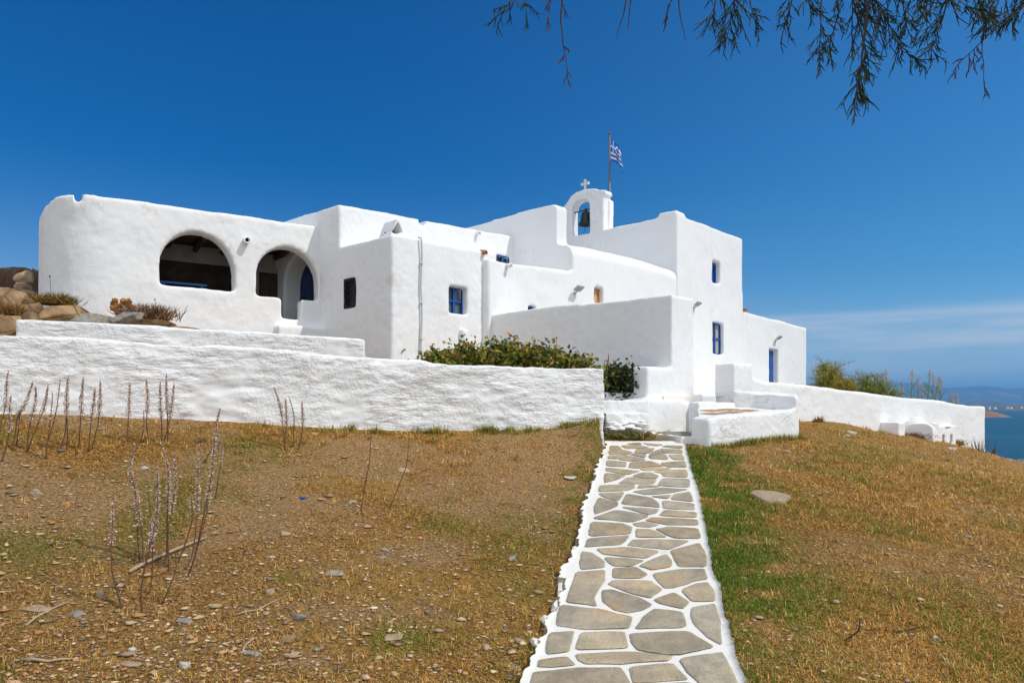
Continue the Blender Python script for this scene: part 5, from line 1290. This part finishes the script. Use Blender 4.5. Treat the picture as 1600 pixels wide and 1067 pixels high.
# shrubs and reeds beyond the seaward wall
def feathery(px0, px1, ytop, Y, zb_, seed, label, cols, nb=26):
    c0 = P((px0+px1)/2, 0, Y); hx = (px1-px0)/2*Y/F; zt_ = (HY-ytop)/F*Y; root = empty('tamarisk_bush', (c0.x, Y, zb_), label, 'bush', 'tamarisk bushes beyond the seaward wall')
    R0 = random.Random(seed); bm = bmesh.new(); tw = []
    for k in range(nb):
        a = R0.uniform(-1, 1); e = Vector((c0.x+a*hx, Y+R0.uniform(-.8, .8), zb_+(zt_-zb_)*R0.uniform(.5, 1)*(1-.45*a*a))); b0 = Vector((c0.x+a*hx*.15, Y, zb_)); m_ = b0.lerp(e, .55)+Vector((R0.uniform(-.1, .1), 0, .15))
        tube(bm, [b0, m_, e], [.035, .02, .006], 5)
        for j in range(14):
            t_ = R0.uniform(.3, 1); p = m_.lerp(e, (t_-.3)/.7); q = p + Vector((R0.gauss(0, .25), R0.gauss(0, .22), R0.uniform(-.05, .3))); tube(bm, [p, q], [.008, .003], 3); tw.append((p, q))
    bm_obj('trunk', bm, M['twig'], root)
    T0 = np.array([p for p, q in tw]); T1 = np.array([q for p, q in tw]); n = len(tw)*60
    def shp(R_, n):
        i = R_.integers(0, len(tw), n); t_ = R_.random(n)[:, None]*1.1; return T0[i]+(T1[i]-T0[i])*t_ + R_.normal(size=(n, 3))*.055
    V, Fc, C = leaf_cloud(n, shp, .038, .35, seed, .6); o = from_np('foliage', V, Fc, M['leaf'], root); R_ = np.random.default_rng(seed)
    patch = fbm(C*1.1, seed, 2); cc = pick(R_, n, [c for c, _ in cols], [w for _, w in cols]); warm = np.array([.42,.33,.05]); k = np.clip((patch-.5)*5, 0, .8)[:, None]; cc = cc*(1-k)+warm*k*(1+.2*R_.normal(size=(n, 1)))
    set_color(o, rep4(np.clip(cc, .005, .8)))
FE = [((.28,.33,.08), 3), ((.42,.42,.11), 2), ((.18,.24,.06), 2), ((.46,.36,.10), 1)]
feathery(1262, 1322, 560, 28.5, -.6, 141, 'tallest olive green feathery bush next to the end building', FE, 26); feathery(1300, 1345, 580, 27.5, -.7, 142, 'yellowish feathery bush between its two greener neighbours', [((.38,.31,.04), 3), ((.22,.24,.04), 2), ((.44,.25,.04), 1.5)], 18)
feathery(1330, 1388, 570, 29, -.8, 143, 'greyer feathery bush nearest the reeds', FE, 24)
def reed(px, ytop, Y, zb_, lean, seed, label, leafy=9, plume=True):
    R0 = random.Random(seed); k = Y/F; b = Vector(((px-CX)*k, Y, zb_)); zt_ = (HY-ytop)*k; tip = Vector((b.x+lean*k, Y, zt_)); root = empty('reed', b, label, 'reed', 'reeds beyond the seaward wall')
    b = Vector((b.x-lean*k*.4, Y, zb_))
    pl = .42 if plume else 0
    neck = b.lerp(tip, 1-pl/max((tip-b).length, .5)); bm = bmesh.new(); tube(bm, [b, b.lerp(neck, .5)+Vector((.02, 0, 0)), neck, tip], [.018, .015, .011, .004], 6); bm_obj('stem', bm, M['reed_stem'], root, True)
    V = []; Fc = []; col = []
    for j in range(leafy):
        t_ = .42+.52*j/leafy; p = b.lerp(neck, t_); az = R0.choice((-1, 1))*R0.uniform(.3, 1.0); L_ = R0.uniform(.35, .6); dx, dy = math.sin(az*1.5), math.cos(az*2.3)*.5
        c = (R0.uniform(.18, .27), R0.uniform(.32, .40), R0.uniform(.13, .19)); prev = None
        for i in range(6):
            f_ = i/5; q = p + Vector((dx*L_*f_*.5, dy*L_*f_*.5, L_*(1.15*f_-.55*f_*f_))); wd = .036*(1-f_)**.7*(1 if f_ > 0 else .7); V += [q+Vector((-dy*wd, dx*wd*.4, wd)), q-Vector((-dy*wd, dx*wd*.4, wd))]; col += [c, c]
            if i: n = len(V); Fc.append((n-4, n-3, n-1, n-2))
    o = from_np('leaves', V, Fc, M['leaf'], root); set_color(o, np.array(col))
    if plume:
        n = 420
        def shp(R_, n):
            t_ = R_.random(n); ax = np.array(neck)[None]*(1-t_[:, None])+np.array(tip)[None]*t_[:, None]; w_ = (.085*np.sin(np.pi*np.clip(t_*.85+.12, 0, 1)))[:, None]; return ax+np.clip(R_.normal(size=(n, 3)), -1.5, 1.5)*w_*np.array([.75, .75, .5])
        V, Fc, _ = leaf_cloud(n, shp, .022, .3, seed, 1.5); o = from_np('plume', V, Fc, M['straw'], root); set_color(o, rep4(pick(np.random.default_rng(seed), n, [(.52,.42,.28), (.40,.31,.19), (.62,.53,.38)], [2, 1, 1])))
M['reed_stem'] = mat('reed_stem', (.16,.20,.08), .6)
for k, (px, yt, ln, lab, lf, pm) in enumerate([(1390, 577, -6, 'leftmost reed with its plume against the bush', 9, True), (1407, 594, 2, 'short-plumed reed right of the leftmost one', 8, True), (1421, 577, 5, 'tallest reed left of the leaning pair', 10, True), (1434, 587, 1, 'slim reed in the middle of the row', 7, True), (1440, 603, 0, 'short drooping reed behind the slim one', 5, True),
        (1447, 578, 6, 'upright reed of the leaning trio', 10, True), (1454, 585, 5, 'middle reed of the leaning trio', 8, True), (1452, 586, 17, 'most slanted reed of the leaning trio', 9, True), (1470, 591, -1, 'tall reed right of the trio', 9, True), (1484, 613, 2, 'small dark reed near the wall end', 8, True), (1492, 614, 3, 'last small reed before the wall end', 9, True)]):
    reed(px, yt, 24.6+.5*math.sin(k*2.3)+(px-1390)*.012, -1.1, ln, 160+k, lab, lf, pm)
for k, (px, py, h_, Y, lab) in enumerate([(1553, 712, 22, 26.2, 'small green upright plant on the cliff edge against the sea')]):
    c = P(px, py, Y); V = []; Fc = []; col = []; R0 = random.Random(9)
    for j in range(14):
        az = R0.uniform(0, 6.28); L_ = h_*Y/F*R0.uniform(.5, 1.1); out = R0.uniform(.1, .45)
        for i in range(4):
            f_ = i/3; q = c+Vector((math.cos(az)*out*L_*f_, math.sin(az)*out*L_*f_, L_*f_*(1-.2*f_))); wd = .022*(1-f_); V += [q+Vector((wd, 0, 0)), q-Vector((wd, 0, 0))]; col += [(.10, .19, .06)]*2
            if i: n = len(V); Fc.append((n-4, n-3, n-1, n-2))
    o = from_np('cliff_plant', V, Fc, M['leaf'], None, False, c); set_color(o, np.array(col)); tag(o, lab, 'plant')
tuft(1531, 722, 22, 46, 23.5, [((.10,.05,.03), 2), ((.16,.09,.05), 1)], 'dark dead weed standing below the seaward wall end', 'dead_weed', 'plant', 60, 17, .8)
tuft(1590, 745, 30, 22, 22.5, [((.12,.07,.04), 2), ((.22,.14,.08), 1)], 'dark dead weed at the right edge of the slope', 'dead_weed', 'plant', 80, 18, .9)
tuft(1492, 696, 26, 12, 23.3, DRY, 'dry brown tuft at the foot of the oven', 'dry_tuft', 'plant', 220, 19)
tuft(1425, 684, 50, 12, 20.6, [((.28,.12,.05), 2), ((.2,.1,.04), 2)], 'rusty dry grass before the rounded oven', 'dry_tuft', 'plant', 300, 20)
tuft(1278, 660, 12, 12, 17.2, DRY, 'single straw tuft at the foot of the seaward wall', 'dry_tuft', 'plant', 90, 22)
for k, (px, py, w_, h_, n, lab) in enumerate([(955, 672, 44, 24, 420, 'green and straw tuft at the corner where the front wall ends'), (985, 684, 60, 14, 420, 'low weeds along the foot of the garden steps')]):
    p = hit_ground(px, py); tuft(px, py, w_, h_, p.y, [((.09,.13,.02), 2), ((.22,.18,.05), 2), ((.30,.19,.07), 1.5)], lab, 'grass_tuft', 'grass tuft', n, 40+k)

# ------------------------------------------------------------------ tamarisk overhead (stands right of the viewer, out of frame; its twigs hang into the top)
tree = empty('tamarisk_tree', (3.4, -1.2, gz(3.4, -1.2)), 'dark feathery tamarisk boughs hanging into the top of the view', 'tree')
bm = bmesh.new(); b = Vector((3.4, -1.2, gz(3.4, -1.2)-.1)); tube(bm, [b, b+Vector((-.1, .2, 1.2)), b+Vector((-.3, .7, 2.4)), b+Vector((-.7, 1.4, 3.4))], [.17, .14, .11, .08], 12); trunk = bm_obj('trunk', bm, M['bark'], tree, True)
top_ = b+Vector((-.7, 1.4, 3.4)); hub = []
for e in ((.05, 2.15, 1.62), (.75, 2.2, 1.66), (1.15, 2.2, 1.62), (1.6, 2.2, 1.6), (1.9, 2.1, 1.55)):
    e = Vector(e); bm = bmesh.new(); tube(bm, [top_, top_.lerp(e, .5)+Vector((0, 0, .25)), e], [.06, .035, .012], 8); bm_obj('limb', bm, M['bark'], tree, True); hub.append(e)
def hanging(pix, Y, dens, seed, brown=False, spread=1.0):
    R0 = random.Random(seed); pts = [P(px, py, Y) for px, py in pix]; bmf = bmesh.new(); bmt = bmesh.new()
    near = min(hub, key=lambda h: (h-pts[0]).length); tube(bmt, [near, near.lerp(pts[0], .5)+Vector((0, 0, .03)), pts[0]], [.008, .005, .0035], 5)
    tot = sum((b-a).length for a, b in zip(pts, pts[1:])); sm = []
    for a, b in zip(pts, pts[1:]):
        for j in range(6): sm.append(a.lerp(b, j/6)+Vector((0, R0.uniform(-.004, .004), 0)))
    sm.append(pts[-1]); n = len(sm)
    tube(bmt, sm, [.0032*(1-.75*i/n) for i in range(n)], 5)
    def twig(p, d, L_, depth):
        q = p; dirn = d.normalized(); ch = [p]
        for i in range(5):
            dirn = (dirn + Vector((R0.gauss(0, .10), R0.gauss(0, .10), R0.gauss(0, .08)-.07))).normalized(); q = q+dirn*L_/5; ch.append(q)
        tube(bmf, ch, [.0018, .0017, .0016, .0014, .0012, .0008], 3, False)
        if depth > 0:
            for i in range(1, 5):
                for _ in range(2 if R0.random() < .28 else 1):
                    ax = Vector((R0.gauss(0, 1), R0.gauss(0, .7), R0.gauss(0, .6))); sd = (dirn*.9 + (ax-dirn*ax.dot(dirn)).normalized()*.5).normalized()
                    twig(ch[i], sd, L_*R0.uniform(.3, .55), depth-1)
    m_ = int(dens*tot*56) if dens > .15 else 0
    for k in range(m_):
        i = min(int(R0.random()*n), n-2); p = sm[i].lerp(sm[i+1], R0.random()); t_ = (sm[i+1]-sm[i]).normalized(); ax = Vector((R0.gauss(0, 1), R0.gauss(0, .8), R0.gauss(0, .5)))
        d = (t_*.75 + (ax-t_*ax.dot(t_)).normalized()*.75).normalized(); f_ = 1-.55*i/n; twig(p, d, R0.uniform(.06, .15)*f_*spread, 1)
    twig(sm[-1], (sm[-1]-sm[-2]), .06 if m_ else .01, 1 if m_ else 0)
    br = bm_obj('branch', bmt, M['twig'], tree); bm_obj('foliage', bmf, M['tam_brown'] if brown else M['tam'], br)
M['tam'] = mat('tamarisk_green', (.028,.042,.018), .75); M['tam_brown'] = mat('tamarisk_brown', (.085,.04,.025), .8)
HB = [([(812,-40),(800,0),(785,22)], .9, 0, .8), ([(830,-40),(818,0),(822,18)], .6, 0, .6), ([(866,-40),(860,0),(857,22)], .3, 1, .5), ([(882,-40),(876,30),(880,70),(886,104)], .42, 1, .42), ([(985,-40),(975,20),(963,58)], .1, 1, .3), ([(990,-40),(984,15),(981,48)], .1, 1, .3),
      ([(1050,-40),(1050,0),(1046,8)], .4, 1, .4), ([(1058,-40),(1062,20),(1070,58)], .1, 1, .3), ([(1150,-60),(1146,10),(1136,60)], 1.5, 0, 1.05), ([(1120,-40),(1118,5),(1110,25)], .9, 0, .8), ([(1165,-50),(1172,5),(1180,35)], .8, 0, .8), ([(1245,-60),(1238,0),(1224,48)], 1.2, 0, .9), ([(1290,-60),(1283,10),(1280,90)], .7, 0, .8),
      ([(1320,-70),(1338,20),(1352,80),(1340,140)], 1.6, 0, 1.1), ([(1345,-40),(1385,30),(1405,75),(1432,95)], 1.4, 0, 1.0), ([(1305,-40),(1310,20),(1296,75)], 1.1, 0, 1.0), ([(1350,60),(1345,110),(1336,160)], .7, 0, .6), ([(1410,-60),(1412,10),(1418,45)], 1.3, 0, 1.0), ([(1490,-60),(1476,20),(1455,80)], 1.4, 0, .95), ([(1470,-60),(1460,0),(1442,40)], 1.2, 0, .9),
      ([(1530,-60),(1530,0),(1536,20)], 1.6, 0, 1.0), ([(1570,-60),(1560,0),(1552,30)], 1.6, 0, 1.0), ([(1600,-40),(1598,0),(1590,25)], 1.6, 0, 1.0), ([(1600,5),(1555,45),(1500,98)], .35, 1, .7), ([(1560,-20),(1540,40),(1535,70),(1537,125)], .25, 1, .5), ([(1620,-10),(1590,20),(1552,40)], .7, 0, .8), ([(1500,-60),(1505,-10),(1512,12)], 1.3, 0, 1.0), ([(1360,-60),(1365,-10),(1380,20)], 1.3, 0, 1.0), ([(1270,-60),(1262,-10),(1266,14)], 1.0, 0, .8), ([(1440,-60),(1430,-10),(1436,15)], 1.2, 0, .9), ([(1595,155),(1600,160)], .05, 1, .2)]
for k, (l, dn, br_, sp2) in enumerate(HB[:-1]): hanging(l, 2.15+.18*math.sin(k*1.9), dn, 1000+k, bool(br_), sp2)

# ------------------------------------------------------------------ sea, coast, air
SEA = -9.0
def sea_mat():
    m = mat('sea_water', (.003,.05,.1), .3, 0, .12); t = NT(m)
    n1 = t.noise(.25, 4, t.pos((1, 2.2, 1))); n2 = t.noise(1.1, 5, t.pos((1, 2.5, 1))); n3 = t.noise(.012, 3, t.pos((.5, 2, 1)))
    t.color(t.mix(t.smooth(n3, .4, .65), (.001,.048,.080), (.002,.07,.11)))
    t.bump(t.math('ADD', n1, t.math('MULTIPLY', n2, .5)), .8, .5); return m
bm = bmesh.new()
for a, b in (((-16000, 30), (16000, 16000)),): bm.faces.new([bm.verts.new((x, y, SEA)) for x, y in ((-16000, -400), (16000, -400), (16000, 16000), (-16000, 16000))])
tag(bm_obj('sea', bm, sea_mat()), kind='structure')
M['far_land'] = stone('far_scrubland', (.16,.13,.085), (.10,.09,.06), .01, .0, (.24,.20,.15)); M['cape'] = stone('red_coast_rock', (.30,.17,.11), (.20,.11,.07), .2, .5, (.36,.24,.17))
def ridge(name, Y, pts, depth, mat_, seed, rough=.12, label=None, step=8):
    """Land rising from the sea; pts (px, py) of its skyline at depth Y."""
    xs_ = np.arange(pts[0][0], pts[-1][0]+step, step); h = np.interp(xs_, [p[0] for p in pts], [(HY-p[1])/F*Y - SEA for p in pts])
    X = (xs_-CX)/F*Y; rows = 14; V = []
    for j in range(rows+1):
        t_ = j/rows; prof = math.sin(math.pi*min(t_*1.0, 1))**.8
        q = np.c_[X/depth*2.2, np.full(len(X), t_*3.0), X*0]; nn = fbm(q, seed, 4)
        V.append(np.c_[X, np.full(len(X), Y-depth/2+depth*t_), SEA-2+(h+2)*prof*(1+rough*4*(nn-.5)*prof)])
    V = np.concatenate(V); n = len(X); i = (np.arange(rows)[:, None]*n+np.arange(n-1)[None]).ravel(); return tag(from_np(name, V, np.c_[i, i+1, i+1+n, i+n], mat_, None, True), kind='structure')
ridge('mountains', 11000, [(900, 637), (1100, 622), (1250, 610), (1360, 602), (1396, 598), (1430, 600), (1470, 606), (1500, 604), (1530, 602), (1570, 607), (1640, 604), (1750, 614), (1900, 633)], 2600, M['far_land'], 3, .06)
ridge('island_hill', 6500, [(1490, 637), (1510, 632), (1530, 626), (1537, 625), (1560, 631), (1580, 636)], 900, M['far_land'], 5, .05, step=3)
ridge('far_shore', 2500, [(1440, 641), (1500, 637), (1545, 635), (1570, 634), (1600, 633), (1700, 629), (1800, 627), (1950, 630)], 500, M['far_land'], 7, .05, step=4)
ridge('rocky_cape', 700, [(1480, 650), (1520, 644), (1544, 643.5), (1556, 645.5), (1566, 648), (1573, 652)], 40, M['cape'], 9, .25, step=1)
M['far_house'] = mat('far_white_house', (.8,.8,.78), .9)
HN = ['far white house nearest the wall end on the opposite shore', 'far white house second from the wall end on the opposite shore', 'far white house in the middle of the opposite shore', 'far white house just left of the right edge on the opposite shore', 'far white house at the right edge on the opposite shore']
for k, (px, py) in enumerate(((1547, 636.6), (1556, 637.6), (1575, 636.4), (1581, 637.2), (1597, 636.2))):
    q = P(px, py, 2330); bm = bmesh.new(); w_ = 5+2.5*(k % 2); obox(bm, q-Vector((w_/2, 0, 8)), (w_, 0, 0), (0, 8, 0), (0, 0, 9.5)); obox(bm, q+Vector((w_*.1, 1, 1.502)), (w_*.35, 0, 0), (0, 5, 0), (0, 0, 1.6)); tag(bm_obj('far_house', bm, M['far_house'], None, False, q-Vector((0, 0, 8))), HN[k], 'house', 'houses on the far shore')
# haze
hz = bpy.data.materials.new('haze_air'); hz.use_nodes = True; nt = hz.node_tree; nt.nodes.clear()
ho = nt.nodes.new('ShaderNodeOutputMaterial'); pv = nt.nodes.new('ShaderNodeVolumePrincipled'); pv.inputs['Color'].default_value = (.16,.52,1,1); pv.inputs['Density'].default_value = .00012; pv.inputs['Anisotropy'].default_value = .1
nt.links.new(pv.outputs[0], ho.inputs['Volume'])
HAZE = True
if HAZE:
    bm = bmesh.new(); obox(bm, (-17000, -500, -16), (34000, 0, 0), (0, 17500, 0), (0, 0, 430)); o = bm_obj('haze', bm, hz); tag(o, kind='stuff')

# ------------------------------------------------------------------ light
SUN_EL = math.radians(52); sh = Vector((.95, -.31)).normalized()
sd = Vector((sh.x*math.cos(SUN_EL), sh.y*math.cos(SUN_EL), math.sin(SUN_EL)))
ld = bpy.data.lights.new('sun', 'SUN'); ld.energy = 3.3; ld.angle = math.radians(.53); ld.color = (1, .955, .89)
lo_ = bpy.data.objects.new('sun', ld); lo_.rotation_euler = sd.to_track_quat('Z', 'Y').to_euler(); COL.objects.link(lo_)
w = bpy.data.worlds.new('World'); sc.world = w; w.use_nodes = True; nt = w.node_tree; nt.nodes.clear()
out = nt.nodes.new('ShaderNodeOutputWorld'); bg = nt.nodes.new('ShaderNodeBackground'); sky = nt.nodes.new('ShaderNodeTexSky')
sky.sky_type = 'NISHITA'; sky.sun_disc = False; sky.sun_elevation = SUN_EL; sky.sun_rotation = math.atan2(sh.x, sh.y)
sky.altitude = 100; sky.air_density = 1.0; sky.dust_density = .6; sky.ozone_density = 3.0
hs = nt.nodes.new('ShaderNodeHueSaturation'); hs.inputs['Saturation'].default_value = 1.25; hs.inputs['Value'].default_value = 1
nt.links.new(sky.outputs[0], hs.inputs['Color'])
# thin cirrus band low in the sky
tc = nt.nodes.new('ShaderNodeTexCoord'); sp_ = nt.nodes.new('ShaderNodeSeparateXYZ'); nt.links.new(tc.outputs['Generated'], sp_.inputs[0])
def wmath(op, a, b=0):
    n = nt.nodes.new('ShaderNodeMath'); n.operation = op
    for k, v_ in enumerate((a, b)):
        if hasattr(v_, 'node'): nt.links.new(v_, n.inputs[k])
        else: n.inputs[k].default_value = v_
    return n.outputs[0]
def wsm(v_, lo, hi):
    n = nt.nodes.new('ShaderNodeMapRange'); n.interpolation_type = 'SMOOTHSTEP'; nt.links.new(v_, n.inputs[0]); n.inputs[1].default_value = lo; n.inputs[2].default_value = hi; return n.outputs[0]
mp = nt.nodes.new('ShaderNodeMapping'); mp.inputs['Scale'].default_value = (2.2, 2.2, 26); nt.links.new(tc.outputs['Generated'], mp.inputs['Vector'])
nz = nt.nodes.new('ShaderNodeTexNoise'); nz.inputs['Scale'].default_value = 1.6; nz.inputs['Detail'].default_value = 6; nz.inputs['Roughness'].default_value = .6; nt.links.new(mp.outputs[0], nz.inputs['Vector'])
el = wmath('ADD', sp_.outputs[2], wmath('MULTIPLY', wmath('SUBTRACT', nz.outputs[0], .5), .035))
band = wmath('MULTIPLY', wsm(el, .128, .114), wsm(el, .0, .10))
cl_f = wmath('MULTIPLY', band, wsm(nz.outputs[0], .30, .72)); cl_f = wmath('MULTIPLY', cl_f, .72)
mx = nt.nodes.new('ShaderNodeMix'); mx.data_type = 'RGBA'; nt.links.new(cl_f, mx.inputs[0]); nt.links.new(hs.outputs[0], mx.inputs[6]); mx.inputs[7].default_value = (7.6, 8.0, 8.6, 1)
# deeper, polarised blue high up and on the left; pale fill light added to the unseen sky behind the viewer
def wmix(f, a, b, mode='MIX'):
    n = nt.nodes.new('ShaderNodeMix'); n.data_type = 'RGBA'; n.blend_type = mode
    for k, v_ in ((0, f), (6, a), (7, b)):
        if hasattr(v_, 'node'): nt.links.new(v_, n.inputs[k])
        else: n.inputs[k].default_value = v_ if k == 0 else (*v_, 1)
    return n.outputs[2]
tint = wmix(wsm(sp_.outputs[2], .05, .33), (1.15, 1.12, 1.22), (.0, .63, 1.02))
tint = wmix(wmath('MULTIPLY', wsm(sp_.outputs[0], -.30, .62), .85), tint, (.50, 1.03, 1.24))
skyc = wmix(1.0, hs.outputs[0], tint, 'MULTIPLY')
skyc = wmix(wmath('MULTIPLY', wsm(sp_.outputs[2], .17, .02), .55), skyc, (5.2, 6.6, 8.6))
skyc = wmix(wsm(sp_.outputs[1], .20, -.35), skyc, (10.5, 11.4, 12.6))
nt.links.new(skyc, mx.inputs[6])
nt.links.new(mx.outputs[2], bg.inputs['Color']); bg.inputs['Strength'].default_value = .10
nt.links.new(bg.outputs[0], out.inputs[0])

# ------------------------------------------------------------------ camera
cd = bpy.data.cameras.new('camera'); cd.sensor_width = 36; cd.lens = F/1600*36; cd.shift_y = (HY-533.5)/1600; cd.clip_start = .05; cd.clip_end = 40000
cam = bpy.data.objects.new('camera', cd); cam.location = (0, 0, 0); cam.rotation_euler = (math.radians(90), 0, 0); COL.objects.link(cam); sc.camera = cam
sc.view_settings.view_transform = 'Standard'; sc.view_settings.look = 'None'; sc.view_settings.gamma = 1; sc.view_settings.exposure = -.13
sc.cycles.volume_bounces = 0; sc.cycles.max_bounces = 8
